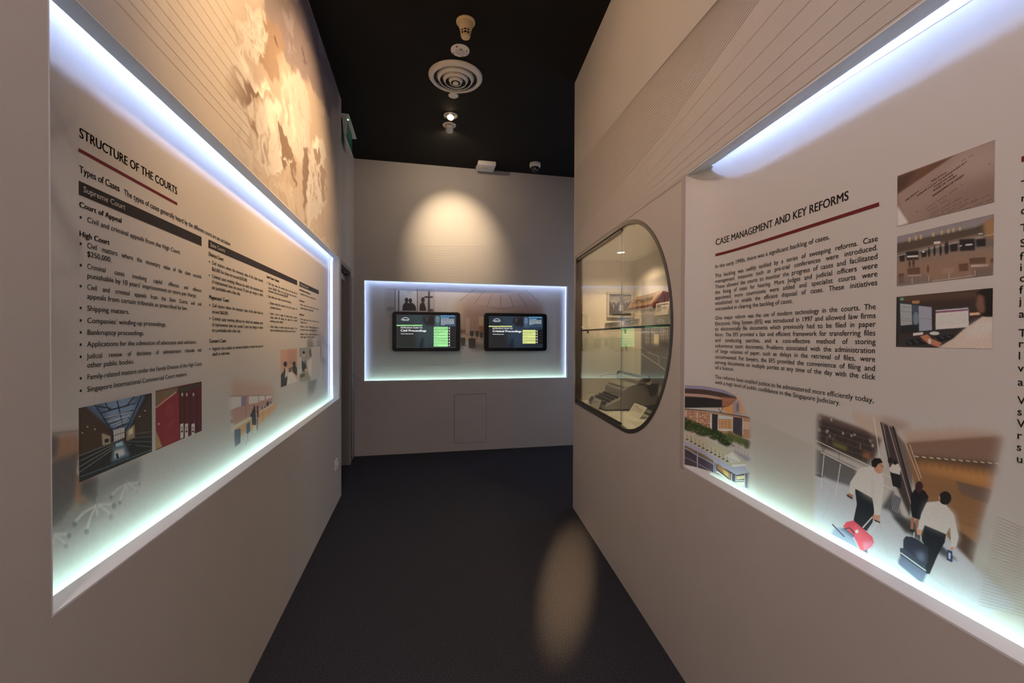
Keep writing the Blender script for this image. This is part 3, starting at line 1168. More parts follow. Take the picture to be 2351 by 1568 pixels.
p.poly([(585, 1130), (625, 1100), (630, 1210), (595, 1250), (582, 1230)], (58, 62, 76))
p.line([(598, 1250), (600, 1320), (570, 1370)], 8, (110, 116, 126))
p.line([(600, 1310), (628, 1330)], 7, (110, 116, 126))
p.line([(480, 1400), (480, 1450), (520, 1420)], 8, (140, 150, 158), 0.7)
p.ell(414, 1100, 12, 22, (110, 92, 84))
p.poly([(400, 1130), (438, 1130), (445, 1200), (420, 1235), (395, 1230)], (170, 172, 180), 0.8)
p.fade([(395, 560), (900, 660), (960, 760), (980, 900), (880, 1010), (730, 1180), (620, 1330), (560, 1420), (440, 1440), (395, 1250)], 7)
p.make('vignette_print', SL, M_print, PL, label='faded print of a public service counter with visitors')

# office chairs, bottom left of the left board
p = Pic(uv_left, [(117, 975), (400, 975), (400, 1290), (117, 1290)], 300, 300, (132, 126, 120)).at(100, 850, 2.85)
p.poly([(40, 420), (230, 390), (330, 690), (330, 850), (220, 880), (60, 1000)], (118, 80, 50), 0.9, 4)
p.poly([(40, 420), (100, 430), (85, 560), (40, 600)], (70, 62, 62), 0.9, 3)
p.poly([(40, 408), (230, 388), (232, 402), (40, 425)], (84, 72, 68), 0.9, 1)
p.poly([(210, 670), (225, 560), (232, 690)], (190, 176, 150), 0.9, 1)
p.poly([(40, 605), (225, 530), (215, 690), (200, 860), (120, 990), (40, 1050)], (72, 66, 66), 0.95, 3)
p.poly([(240, 730), (360, 690), (350, 870), (300, 860), (240, 900)], (64, 60, 60), 0.95, 3)
p.poly([(330, 700), (640, 560), (650, 620), (620, 740), (560, 740), (430, 800), (350, 860)], (92, 88, 86), 0.75, 7)
p.poly([(200, 830), (260, 820), (300, 855), (250, 880), (210, 870)], (128, 88, 52), 0.9, 2)
p.poly([(60, 1000), (200, 850), (350, 830), (340, 960), (210, 1010), (60, 1090)], (96, 88, 84), 0.6, 6)
p.poly([(60, 1000), (420, 800), (560, 760), (480, 870), (240, 1080), (60, 1200)], (104, 104, 98), 0.45, 12)
for cx, cy, s_ in ((350, 880, 1.0), (548, 740, 0.72), (60, 1075, 0.95)):
    for (dx, dy) in ((-150, 115), (-70, 165), (110, -5), (90, 70), (0, 70)):
        p.line([(cx, cy), (cx + dx * s_ * .6, cy + dy * s_ * .45), (cx + dx * s_, cy + dy * s_)], 15 * s_, (168, 164, 156), 0.9, 1)
        if (dx, dy) != (0, 70):
            p.ell(cx + dx * s_, cy + dy * s_ + 12 * s_, 16 * s_, 20 * s_, (84, 84, 88), 0.85, 1)
    p.line([(cx, cy - 50 * s_), (cx, cy + 20)], 10 * s_, (120, 118, 114), 0.9, 1)
for k in range(15):
    p.line([(330 + 6 * k, 655 + 14 * k), (940 - 20 * k, 662 + 20 * k)], 2.2, (112, 116, 108), 0.45)
p.fade([(20, 380), (230, 370), (640, 560), (660, 720), (560, 830), (500, 920), (300, 1080), (140, 1180), (20, 1230)], 9)
p.grain(0.03, 8, 1.2)
p.make('vignette_print', SL, M_print, PL, label='faded print of dark office chairs on castors')

# ghosted beams along the left edge of the left board
p = Pic(uv_left, [(116, 100), (215, 100), (215, 985), (116, 985)], 150, 240, (138, 126, 118)).at(100, 250, 3.92)
p.poly([(50, 190), (320, 60), (330, 90), (50, 250)], (112, 98, 94), 0.6, 3)
p.line([(50, -90), (130, 80), (330, 480)], 22, (118, 104, 102), 0.55, 3)
p.poly([(50, 600), (170, 880), (330, 1150), (360, 1400), (250, 1250), (120, 1000), (50, 860)], (112, 102, 98), 0.65, 5)
p.line([(50, 980), (200, 1250), (330, 1500)], 14, (106, 96, 94), 0.5, 3)
p.poly([(50, 1480), (320, 1390), (330, 1420), (50, 1530)], (112, 104, 102), 0.6, 3)
p.line([(50, 1310), (220, 1500), (330, 1640)], 14, (112, 104, 102), 0.5, 3)
p.poly([(50, 1850), (140, 1900), (330, 2000), (330, 2300), (50, 2500)], (112, 98, 94), 0.5, 20)
p.line([(50, 1900), (240, 2000)], 16, (108, 92, 92), 0.5, 5)
p.edge(5).grain(0.015, 9, 2.0)
p.make('vignette_print', SL, M_print, PL, label='pale print of roof beams at the near edge')

# ------------------------------------------------------------------ mural above the left recess: pale carved figures
LM = thing('wall_mural', 'sepia print of draped carved figures high on the left wall', 'mural', FL(2.6, 0, 2.1))
bpy.context.view_layer.update()
uvw = lambda x, y: uv_left(x, y, 0.0)
WP = np.array(WALLC)
p = Pic(uvw, [(480, -115), (480, 310), (781, 588), (781, 228)], 2, 2, (226, 182, 122), paper=WP)
p.sat, p.gain = 1.0, 1.0
p.u0, p.u1, p.z0, p.z1 = 1.36, 3.985, 2.084, 3.482
p.w, p.h = 560, 420
p.c = np.zeros((p.h, p.w, 3)) + WP
p.at(400, 0, 2.6125)
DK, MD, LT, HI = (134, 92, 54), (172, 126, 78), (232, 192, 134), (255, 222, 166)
rng = random.Random(11)


def folds(x0, y0, x1, y1, n, dx, dy, wd, cols, a_=0.6, sf=0.8):
    for k in range(n):
        x, y = rng.uniform(x0, x1), rng.uniform(y0, y1)
        ex, ey = x + rng.uniform(*dx), y + rng.uniform(*dy)
        mx, my = (x + ex) / 2 + rng.uniform(-8, 8), (y + ey) / 2
        p.line([(x, y), (mx, my), (ex, ey)], rng.uniform(*wd), rng.choice(cols), a_, sf)


# shaded background of the relief
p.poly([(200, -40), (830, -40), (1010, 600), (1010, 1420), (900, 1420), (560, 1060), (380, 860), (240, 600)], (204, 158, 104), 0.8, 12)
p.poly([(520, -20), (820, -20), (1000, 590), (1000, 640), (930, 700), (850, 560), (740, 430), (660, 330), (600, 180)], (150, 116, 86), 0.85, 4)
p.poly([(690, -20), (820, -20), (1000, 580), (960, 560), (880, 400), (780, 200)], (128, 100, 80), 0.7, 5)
p.poly([(225, 75), (330, 95), (345, 150), (310, 250), (262, 372), (250, 300)], MD, 0.95, 1)
p.poly([(520, 70), (600, 120), (650, 220), (640, 430), (610, 500), (560, 430), (530, 380), (545, 240)], (176, 128, 80), 0.95, 1.2)
p.poly([(360, 372), (440, 432), (520, 520), (505, 580), (470, 650), (430, 690), (395, 640), (355, 560), (340, 470)], DK, 0.9, 1.2)
p.poly([(425, 600), (460, 590), (480, 660), (455, 720), (428, 690)], LT, 0.95, 1)
p.poly([(445, 725), (510, 780), (505, 850), (480, 850), (455, 780)], (162, 116, 72), 0.9, 1)
# crowned head with long locks, drawn as carved stone
p.ell(398, 150, 40, 60, LT, 1, 1)
p.poly([(430, 20), (520, 40), (556, 180), (540, 290), (505, 410), (450, 390), (405, 270), (425, 120)], LT, 0.95, 1.2)
folds(425, 30, 545, 380, 70, (-16, 22), (16, 44), (3, 8), [DK, MD, MD, HI, HI], 0.65, 0.7)
folds(368, 105, 428, 190, 16, (-6, 10), (14, 30), (2.5, 5), [MD, HI], 0.6, 0.6)
p.poly([(205, 70), (240, 70), (250, 330), (225, 340)], LT, 0.5, 2)
p.poly([(275, 140), (320, 150), (330, 230), (300, 262), (280, 220)], LT, 0.9, 1)
folds(280, 150, 325, 240, 10, (-6, 8), (14, 26), (2.5, 4), [MD, DK], 0.6, 0.6)
# seated body, arm across the lap
p.poly([(300, 262), (350, 228), (405, 245), (425, 330), (455, 430), (545, 478), (575, 500), (560, 530), (480, 520), (405, 440), (372, 380), (350, 470), (360, 560), (330, 540), (290, 470), (268, 372)], LT, 1, 1.2)
p.poly([(370, 260), (420, 330), (450, 425), (430, 420), (385, 350)], HI, 0.7, 2)
p.line([(405, 320), (420, 340), (425, 365)], 8, DK, 0.8, 0.8)
p.line([(372, 375), (400, 430), (440, 470)], 6, DK, 0.7, 0.8)
p.poly([(465, 500), (540, 482), (560, 512), (520, 552), (470, 538)], HI, 1, 0.8)
p.line([(470, 505), (510, 520), (556, 510)], 5, DK, 0.7, 0.6)
folds(460, 540, 580, 580, 18, (6, 16), (4, 12), (3, 6), [MD, HI, DK], 0.7, 0.6)
p.poly([(372, 440), (400, 450), (414, 520), (396, 515), (380, 480)], LT, 0.9, 1)
# knees and long drapery
p.poly([(500, 680), (535, 590), (585, 560), (625, 600), (640, 760), (645, 1010), (600, 1040), (540, 1000), (495, 960), (490, 800)], LT, 0.95, 1.5)
p.poly([(545, 600), (590, 575), (612, 640), (600, 800), (560, 760)], HI, 0.6, 4)
p.poly([(255, 560), (330, 545), (420, 640), (450, 780), (490, 900), (480, 970), (400, 920), (300, 820), (255, 700)], LT, 0.7, 2)
p.line([(255, 555), (300, 545), (345, 580), (380, 680)], 5, DK, 0.6, 0.8)
folds(270, 600, 470, 860, 26, (20, 60), (50, 110), (3, 6), [MD, HI, (170, 122, 78)], 0.5, 0.9)
folds(505, 640, 640, 900, 30, (-8, 14), (50, 120), (3, 7), [MD, HI, DK], 0.45, 0.9)
for k in range(9):
    p.ell(558 + 3 * math.sin(k), 780 + 17 * k, 6, 7, DK, 0.55, 0.8)
# standing figures to the right, ending in a kneeling group
p.poly([(648, 480), (690, 430), (745, 430), (790, 500), (815, 640), (822, 860), (770, 1000), (720, 940), (668, 800), (645, 640)], LT, 0.75, 3)
folds(655, 480, 800, 860, 26, (-6, 26), (70, 150), (4, 9), [MD, HI, HI], 0.4, 2)
p.poly([(636, 770), (662, 800), (705, 905), (690, 990), (655, 1062), (640, 960)], DK, 0.85, 1.2)
p.poly([(700, 930), (738, 990), (735, 1098), (708, 1080)], DK, 0.8, 1.2)
for k in range(5):
    p.line([(652 + 8 * k, 925 + 10 * k), (664 + 8 * k, 955 + 10 * k), (682 + 7 * k, 930 + 10 * k)], 5, HI, 0.7, 0.6)
p.ell(690, 130, 20, 62, (186, 148, 112), 0.8, 1.5)
folds(672, 80, 708, 300, 20, (-6, 8), (16, 40), (3, 6), [(150, 114, 84), (206, 168, 130)], 0.6, 0.8)
p.line([(600, 205), (632, 306)], 13, (120, 84, 54), 0.9, 0.8)
p.line([(765, 290), (795, 415)], 11, (112, 86, 68), 0.8, 1)
p.poly([(870, 230), (900, 300), (880, 335), (862, 290)], (176, 142, 112), 0.5, 2)
p.poly([(775, 905), (806, 900), (798, 1180), (772, 1292)], DK, 0.8, 1.2)
p.poly([(820, 882), (850, 825), (880, 830), (925, 945), (900, 955), (905, 1240), (880, 1290), (840, 1310), (795, 1290), (800, 1000)], LT, 0.95, 1.2)
p.poly([(838, 900), (862, 880), (880, 930), (862, 965), (842, 950)], (170, 124, 80), 0.9, 1)
p.ell(856, 868, 20, 30, HI, 0.9, 1)
folds(805, 960, 900, 1230, 34, (-8, 14), (30, 90), (3, 6), [MD, DK, HI], 0.55, 0.8)
p.poly([(880, 1000), (900, 990), (896, 1240), (874, 1150)], (166, 120, 76), 0.8, 1)
folds(540, 960, 780, 1220, 34, (0, 26), (40, 90), (3, 6), [MD, (170, 122, 76), HI], 0.5, 1)
folds(885, 560, 960, 1000, 12, (0, 14), (50, 100), (3, 6), [MD, HI], 0.35, 1.5)
p.line([(400, 940), (560, 1110), (780, 1330), (930, 1450)], 10, MD, 0.6, 1.2)
p.line([(420, 985), (560, 1130), (760, 1330)], 5, HI, 0.5, 0.8)
p.warp(5.0, 9, 5).warp(2.2, 3.5, 6)
p.grain(0.03, 12, 1.2)
X = np.clip((np.arange(p.w) - 60) / 70.0, 0, 1)
X2 = np.clip((p.w - 1 - np.arange(p.w)) / 30.0, 0, 1)
mk = (X * X * (3 - 2 * X))[None, :, None] * X2[None, :, None]
p.c = p.c * mk + WP * (1 - mk)
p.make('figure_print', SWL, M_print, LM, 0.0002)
ink = Ink()
for k in range(24):
    z = 2.17 + 0.036 * k + 0.0006 * k * k
    u1 = 1.95 - 0.018 * k
    ink.line((0.40, z - 0.012 - 0.002 * k), (u1, z), 0.0013)
ink.line(uvw(750, 450), uvw(784.5, 515), 0.0025)
for k in range(7):
    ink.line((2.9, 2.17 + 0.022 * k), (3.985, 2.10 + 0.036 * k), 0.0012)
ink.make('line_print', SWL, M_wline, LM, 0.0009)

# ------------------------------------------------------------------ fine line pattern on the right wall
RM = thing('wall_mural', 'sweep of fine printed lines high on the right wall', 'mural', FR(1.5, 0, 2.1))
bpy.context.view_layer.update()
uvr0 = lambda x, y: uv_rplane(x, y, 0.0)
ink = Ink()
for k in range(26):
    t = k / 25.0
    f = t ** 1.35
    a = uvr0(1321, 392 + 150 * t)
    b2 = uvr0(1648 + 95 * f, 0)
    # curved sweep, three straight pieces
    mid = uvr0(1465 + 55 * f, 215 + 95 * f)
    ink.line(a, mid, 0.0022 if k < 18 else 0.0016)
    ink.line(mid, b2, 0.0022 if k < 18 else 0.0016)
ink.make('line_print', SWR, mat('sweep_line_ink', (0.33, 0.285, 0.255), 0.65, 0.2), RM, 0.0008)
ink = Ink()
for k in range(8):
    ink.line(uvr0(1340 + 28 * k, 540 - 14 * k), uvr0(1800 + 62 * k, 0), 0.0014)
ink.make('faint_line_print', SWR, mat('faint_wall_line', (0.52, 0.485, 0.46), 0.65, 0.2), RM, 0.0008)
BM_ = thing('wall_mural', 'fan of fine printed lines on the end wall above the screens', 'mural', FB(0.6, 0, 2.1))
bpy.context.view_layer.update()
ink = Ink()
for k in range(20):
    z0 = 2.47 - 0.020 * k
    ze = 2.58 - 0.036 * k - 0.0008 * k * k
    f_ = 1.0 if ze >= 2.088 else (z0 - 2.088) / (z0 - ze)
    if f_ > 0.02:
        ink.line((-0.72, z0), (-0.72 + 2.67 * f_, z0 + (ze - z0) * f_), 0.0018)
ink2 = [q for q in ink.v]
ink.make('line_print', SWB, mat('faint_wall_line', (0.52, 0.485, 0.46), 0.65, 0.2), BM_, 0.0008)

# ------------------------------------------------------------------ right panel
PR = thing('information_board', 'long printed panel headed Case Management and Key Reforms in the right wall', 'information board', FR(2.6, DEP, RZ0))
bpy.context.view_layer.update()
ss = sorted(list(np.linspace(RU0, 2.3, 220)) + [RSL - 0.002, RSL, RSL + 0.005] + list(np.linspace(2.35, RU1, 20)))
V, Fc = [], []
for i, s in enumerate(ss):
    e = 0.105 if s > RSL - 0.0005 else -0.0002
    for (d, z) in ((0, RZ0 - e), (0, RZ1 + e * 1.4), (0.006, RZ1 + e * 1.4), (0.006, RZ0 - e)):
        V.append(FR(s, prof(s) + d, z))
for i in range(len(ss) - 1):
    for k in range(4):
        a, b2 = i * 4 + k, i * 4 + (k + 1) % 4
        Fc.append((a, b2, b2 + 4, a + 4))
Fc += [(0, 1, 2, 3), tuple(len(V) - 4 + k for k in (3, 2, 1, 0))]
raw('board', V, Fc, M_paper, PR)

t = Ink()
tl(t, uv_right, 'CASE MANAGEMENT AND KEY REFORMS', 1643, 563.6, 1948, capz(uv_right, 1650, 562, 14.2), 'm')
t.make('title_lettering', SR, M_ink, PR)
a, b2 = uv_right(1643, 585.5), uv_right(2019, 470.8)
Ink().line((a[0], a[1]), (b2[0], a[1]), 0.0095, 12).make('red_rule', SR, M_red, PR, label='thin dark red rule under the title')
RC = capz(uv_right, 1830, 700, 10.6)
RL = [[('In the early 1990s, there was a significant backlog of cases.', 616.2, 1905, 'r')],
      [('The backlog was swiftly tackled by a series of sweeping reforms. Case', 637.4, 0, 'j'), ('management measures such as pre-trial conferences were introduced.', 650, 0, 'j'),
       ('These allowed the courts to monitor the progress of cases and facilitated', 662.8, 0, 'j'), ('the fixing of cases for hearing. More Judges and judicial officers were', 675.3, 0, 'j'),
       ('appointed, more courtrooms were added and specialist courts were', 687.6, 0, 'j'), ('established to enable the efficient disposal of cases. These initiatives', 700, 0, 'j'),
       ('succeeded in clearing the backlog of cases.', 712.9, 1821, 'r')],
      [('One major reform was the use of modern technology in the courts. The', 734.2, 0, 'j'), ('Electronic Filing System (EFS) was introduced in 1997 and allowed law firms', 747, 0, 'j'),
       ('to electronically file documents which previously had to be filed in paper', 759.2, 0, 'j'), ('form. The EFS provided a fast and efficient framework for transferring files', 772, 0, 'j'),
       ('and conducting searches, and a cost-effective method of storing', 784.7, 0, 'j'), ('voluminous court documents. Problems associated with the administration', 797.4, 0, 'j'),
       ('of large volumes of paper, such as delays in the retrieval of files, were', 809.7, 0, 'j'), ('circumvented. For lawyers, the EFS provided the convenience of filing and', 822.8, 0, 'j'),
       ('serving documents on multiple parties at any time of the day with the click', 835.2, 0, 'j'), ('of a button.', 847.3, 1685.7, 'r')],
      [('The reforms have enabled justice to be administered more efficiently today,', 868.8, 2008, 'r'), ('with a high level of public confidence in the Singapore Judiciary.', 881, 1930.7, 'r')]]
for para in RL:
    for (s, y, x1, k) in para:
        ink = Ink()
        u, z = uv_right(1642, y)
        ue = uv_right(2014 if y < 720 else 2011, 770)[0] if k == 'j' else uv_right(x1, y)[0]
        G = GL['r']
        nat = sum(G[c][2] for c in s) * RC / G['cap']
        if k == 'j':
            ink.text(None, s, u, z, RC, ue - u, 'r', True, min(0.97, (ue - u) / nat))
        else:
            ink.text(None, s, u, z, RC, ue - u, 'r')
        ink.make('text_line', SR, M_ink, PR)
# first letters of the next column, cut by the frame
RC2 = RC * 1.0
for (s, y) in (('T', 432), ('r', 463), ('c', 492), ('T', 532), ('S', 567), ('f', 597), ('i', 622), ('c', 647), ('f', 674), ('j', 699), ('a', 729), ('T', 773), ('r', 797), ('l', 825), ('v', 853), ('a', 885), ('V', 927), ('s', 953), ('V', 980), ('r', 1007), ('s', 1034), ('u', 1061)):
    u, z = uv_right(2348 - (y - 420) * 0.017, y)
    Ink().text(None, s, u - 0.002, z, RC2, None, 'r', xs=0.95).make('text_line', SR, M_ink, PR)
a = uv_right(2346, 366)
Ink().line((a[0], a[1]), (a[0] + 0.06, a[1]), 0.0095).make('red_rule', SR, M_red, PR, label='end of a second dark red rule')

WR = (146, 130, 120)
p = Pic(uv_right, [(2061, 404), (2282.5, 324), (2282.5, 464), (2061, 519)], 220, 130, WR, bg=(116, 88, 74)).at(2030, 300, 3.0156)
p.poly([(90, 320), (520, 160), (100, 450), (90, 440)], (84, 50, 32), 1, 1)
p.poly([(90, 320), (230, 268), (140, 400), (90, 440)], (60, 36, 26), 1, 6)
p.poly([(95, 440), (500, 165), (770, 70), (770, 490), (160, 640)], (122, 94, 80), 1, 1.5)
p.poly([(520, 160), (765, 75), (765, 300), (420, 330)], (134, 108, 94), 0.8, 14)
p.poly([(200, 600), (500, 420), (765, 300), (765, 495), (160, 645)], (104, 74, 62), 0.8, 16)
p.poly([(92, 520), (170, 640), (92, 662)], (190, 170, 156), 1, 2)
TX = (52, 38, 32)
for (x0, y0, x1, y1, w_) in ((536, 212, 622, 165, 4), (275, 552, 548, 372, 4), (285, 568, 440, 478, 3.5), (300, 592, 560, 452, 4), (300, 606, 590, 470, 4), (340, 602, 650, 470, 4), (410, 588, 740, 440, 4), (520, 560, 755, 470, 4), (210, 575, 240, 552, 4), (700, 245, 745, 222, 4), (735, 245, 755, 250, 3)):
    n = max(2, int(abs(x1 - x0) / 16))
    for i in range(n):
        if (i * 7 + int(x0)) % 5 != 0:
            fa, fb = i / n, (i + 0.78) / n
            p.line([(x0 + (x1 - x0) * fa, y0 + (y1 - y0) * fa), (x0 + (x1 - x0) * fb, y0 + (y1 - y0) * fb)], w_, TX, 0.85)
p.line([(150, 488), (440, 285)], 2, TX, 0.6)
p.grain(0.02, 21, 1.5)
pg = p.make('photo_print', SR, M_print, PR, label='printed photo of a court rules page')
M_pgink = mat('page_ink', (0.035, 0.026, 0.022), 0.5, 0.3)
for (s, x0, y0, x1, y1, cp) in (('Rules of Court', 330, 354, 434, 292, 10), ('SUPREME COURT OF JUDICATURE ACT', 228, 458, 580, 214, 9), ('(CHAPTER 322)', 350, 394, 482, 306, 8.5),
                                ('RULES OF COURT', 345, 420, 510, 312, 11), ('ARRANGEMENT OF ORDERS', 338, 458, 558, 310, 11), ('Cap. 322, R. 5', 150, 488, 242, 420, 9)):
    a_, b_2 = np.array(uv_right(2030 + x0 / 3.0156, 300 + y0 / 3.0156)), np.array(uv_right(2030 + x1 / 3.0156, 300 + y1 / 3.0156))
    L_ = np.linalg.norm(b_2 - a_)
    t_ = (b_2 - a_) / L_
    n_ = np.array([-t_[1], t_[0]])
    cz = capz(uv_right, 2030 + x0 / 3.0156, 300 + y0 / 3.0156, cp / 3.0156)
    k_ = Ink().text(None, s, 0.0, 0.0, cz, L_, 'm')
    k_.v = [tuple(a_ + t_ * x + n_ * y) for x, y in k_.v]
    k_.make('page_lettering', SR, M_pgink, pg, 0.0011)

p = Pic(uv_right, [(2060.5, 543), (2282, 493), (2280.5, 631), (2060.5, 657)], 220, 130, WR, bg=(110, 84, 68)).at(2030, 300, 3.0156)
p.poly([(90, 730), (765, 580), (765, 650), (90, 790)], (108, 96, 94), 1, 3)
p.poly([(90, 780), (640, 665), (760, 610), (760, 760), (640, 720), (90, 850)], (64, 50, 40), 1, 2)
p.poly([(90, 850), (765, 740), (765, 800), (90, 880)], (88, 74, 66), 1, 2)
p.poly([(690, 630), (765, 600), (765, 745), (700, 740)], (128, 86, 46), 1, 3)
for x in (170, 215, 250, 335, 395, 440, 475, 520):
    p.poly([(x, 770 - (x - 170) * .22), (x + 12, 768 - (x - 170) * .22), (x + 12, 735 - (x - 170) * .2), (x, 738 - (x - 170) * .2)], (196, 132, 60), 0.8, 1)
p.line([(90, 868), (760, 715)], 4, (150, 150, 140), 0.7)
p.line([(90, 1075), (760, 985)], 4, (150, 148, 140), 0.7)
for (x0, y0, x1, y1) in ((105, 860, 145, 910), (150, 830, 240, 900), (455, 780, 510, 840), (520, 745, 630, 835), (635, 745, 705, 805), (515, 915, 585, 975), (590, 875, 705, 925), (735, 880, 765, 920), (160, 945, 250, 1020), (100, 985, 140, 1060), (255, 830, 295, 880)):
    p.poly([(x0, y0 + 8), (x1, y0), (x1, y1 - 6), (x0 + 6, y1)], (22, 20, 22), 1, 1)
for (x0, y0, x1, y1) in ((345, 765, 390, 785), (160, 862, 235, 878), (565, 782, 612, 796), (265, 830, 282, 845), (165, 995, 258, 1012), (605, 925, 725, 945), (655, 708, 682, 720), (522, 792, 540, 803)):
    p.poly([(x0, y0 + 5), (x1, y0), (x1, y1 - 4), (x0, y1)], (206, 192, 176), 1, 0.5)
for (x, y, h) in ((312, 845, 32), (350, 835, 34), (392, 830, 38), (428, 815, 46), (440, 812, 44), (205, 920, 30), (178, 925, 26), (305, 960, 26)):
    p.ell(x, y, 9, h, (26, 22, 24), 1, 0.6)
    p.ell(x, y - h, 6, 7, (70, 46, 38), 1)
p.poly([(100, 1010), (265, 990), (330, 1020), (330, 1060), (100, 1075)], (74, 72, 76), 0.7, 3)
p.poly([(610, 950), (755, 925), (755, 1000), (620, 1015)], (62, 60, 60), 0.8, 3)
p.poly([(405, 960), (485, 948), (480, 985), (405, 990)], (128, 100, 80), 0.8, 2)
p.poly([(100, 930), (450, 890), (760, 840), (760, 990), (100, 1070)], (132, 84, 52), 0.35, 10)
for x in (195, 310, 450, 630):
    p.line([(x, 1060 - (x - 195) * .13), (x, 1020 - (x - 195) * .13)], 3, (170, 166, 158), 0.8)
p.grain(0.05, 22, 0.8)
p.make('photo_print', SR, M_print, PR, label='printed photo looking down on a seated foyer')

p = Pic(uv_right, [(2059, 682), (2280, 661), (2277.5, 800), (2057.5, 796)], 220, 130, WR, bg=(46, 30, 24)).at(2030, 300, 3.0156)
p.poly([(90, 1150), (755, 1090), (755, 1150), (90, 1190)], (66, 44, 32), 1, 4)
p.ell(125, 1166, 13, 10, (60, 120, 84))
p.poly([(195, 1180), (245, 1176), (245, 1196), (195, 1198)], (150, 96, 50), 1, 1)
p.poly([(90, 1150), (106, 1160), (100, 1490), (86, 1490)], (30, 28, 30))
p.poly([(102, 1182), (336, 1216), (336, 1385), (112, 1408)], (34, 36, 42))
p.poly([(112, 1196), (192, 1204), (194, 1342), (116, 1350)], (126, 124, 120))
for yy in (1220, 1250, 1300, 1315):
    p.line([(118, yy), (190, yy + 4)], 3, (90, 88, 88))
p.poly([(196, 1204), (240, 1210), (242, 1340), (196, 1345)], (50, 58, 66))
p.ell(222, 1300, 20, 44, (96, 104, 112), 0.8, 1)
p.poly([(240, 1212), (330, 1222), (332, 1380), (244, 1388)], (120, 118, 126))
p.line([(240, 1300), (332, 1304)], 3, (96, 94, 100))
p.poly([(112, 1350), (240, 1342), (242, 1395), (114, 1405)], (24, 26, 30))
p.poly([(352, 1232), (592, 1214), (594, 1370), (352, 1384)], (36, 42, 50))
p.poly([(358, 1244), (584, 1226), (588, 1360), (358, 1376)], (176, 182, 186))
p.poly([(358, 1250), (584, 1232), (584, 1246), (358, 1264)], (110, 62, 86))
for yy in range(1278, 1345, 11):
    p.line([(364, yy), (580, yy - 14)], 3, (146, 150, 152))
p.poly([(594, 1262), (668, 1256), (668, 1274), (594, 1280)], (176, 128, 96))
p.poly([(86, 1492), (120, 1430), (330, 1395), (480, 1390), (560, 1400), (500, 1510), (90, 1500)], (40, 34, 34))
p.poly([(150, 1450), (480, 1410), (490, 1440), (300, 1480), (160, 1488)], (18, 18, 22))
for k in range(7):
    p.line([(165 + k * 45, 1456 - 6 * k), (190 + k * 45, 1478 - 8 * k)], 6, (58, 58, 64))
p.poly([(202, 1402), (272, 1394), (270, 1412), (202, 1420)], (196, 194, 190))
p.ell(350, 1403, 34, 12, (156, 158, 164))
p.poly([(250, 1425), (300, 1410), (330, 1440), (400, 1470), (380, 1500), (300, 1470)], (154, 88, 58), 1, 1)
p.poly([(305, 1445), (325, 1440), (325, 1475), (308, 1475)], (210, 190, 170))
p.poly([(370, 1505), (480, 1440), (560, 1370), (680, 1290), (755, 1270), (750, 1512)], (168, 142, 124), 1, 1)
p.poly([(560, 1400), (640, 1330), (755, 1310), (755, 1380), (600, 1450)], (188, 162, 142), 0.8, 7)
p.poly([(640, 1120), (690, 1095), (755, 1092), (755, 1290), (700, 1290), (665, 1270), (650, 1210)], (18, 14, 14), 1, 1)
p.poly([(636, 1205), (652, 1130), (690, 1150), (700, 1250), (665, 1270), (648, 1235)], (98, 60, 44), 1, 2)
p.grain(0.05, 23, 0.8)
p.make('photo_print', SR, M_print, PR, label='printed photo of a clerk working at two monitors')

# domed court building, lower left of the right board
p = Pic(uv_right, [(1566, 872), (1750, 872), (1750, 1140), (1566, 1128)], 210, 300, (138, 130, 128)).at(1540, 860, 5.228)
p.gain = 0.78
p.u0 = RU0 + 0.002
p.z0 = 0.882
p.poly([(100, 60), (960, 60), (1000, 1500), (100, 1500)], (150, 140, 132), 0.2)
p.poly([(560, 200), (800, 280), (900, 420), (860, 520), (640, 470)], (176, 122, 66), 0.9, 8)
p.poly([(100, 122), (400, 140), (650, 190), (780, 260), (795, 290), (700, 380), (640, 395), (100, 400)], (60, 42, 40))
p.poly([(100, 120), (400, 138), (650, 188), (790, 275), (640, 222), (400, 178), (100, 158)], (112, 106, 134))
p.poly([(100, 215), (420, 240), (690, 290), (790, 290), (700, 330), (430, 275), (100, 250)], (146, 112, 96))
p.poly([(600, 270), (790, 285), (700, 375), (620, 390)], (140, 84, 60), 0.9, 2)
p.poly([(100, 260), (620, 300), (610, 390), (100, 395)], (32, 26, 28), 1, 1)
p.poly([(645, 400), (740, 360), (740, 470), (650, 440)], (196, 118, 44), 1, 2)
p.poly([(745, 320), (830, 310), (830, 480), (745, 470)], (128, 112, 122), 0.9, 1.5)
p.poly([(790, 350), (812, 345), (812, 440), (790, 440)], (80, 72, 80), 0.8)
p.line([(570, 395), (600, 455), (630, 395)], 7, (40, 34, 36))
p.poly([(750, 475), (820, 458), (930, 500), (930, 520), (760, 500)], (138, 126, 136), 0.9, 1)
p.poly([(100, 398), (480, 455), (960, 520), (975, 770), (870, 760), (480, 700), (100, 560)], (150, 104, 76))
for k in range(9):
    y0 = 425 + 30 * k
    p.line([(100, y0), (480, y0 + 62)], 4, (92, 58, 44), 0.8)
for (x, yb_) in ((145, 600), (215, 640), (260, 680), (365, 700), (415, 710)):
    p.line([(x, 420), (x, yb_)], 4, (100, 64, 48), 0.8)
for (x, w_) in ((183, 8), (320, 10), (484, 20), (566, 14), (742, 10), (864, 9)):
    p.line([(x, 410 + x * .13), (x, 720)], w_, (176, 176, 196))
p.poly([(497, 470), (566, 480), (562, 700), (495, 690)], (38, 34, 42))
p.poly([(747, 508), (860, 522), (858, 750), (747, 700)], (54, 48, 58))
p.poly([(574, 484), (742, 506), (742, 535), (574, 530)], (158, 160, 182))
p.poly([(576, 648), (742, 655), (742, 678), (576, 676)], (176, 180, 198))
p.poly([(583, 535), (738, 540), (738, 650), (583, 645)], (172, 124, 76))
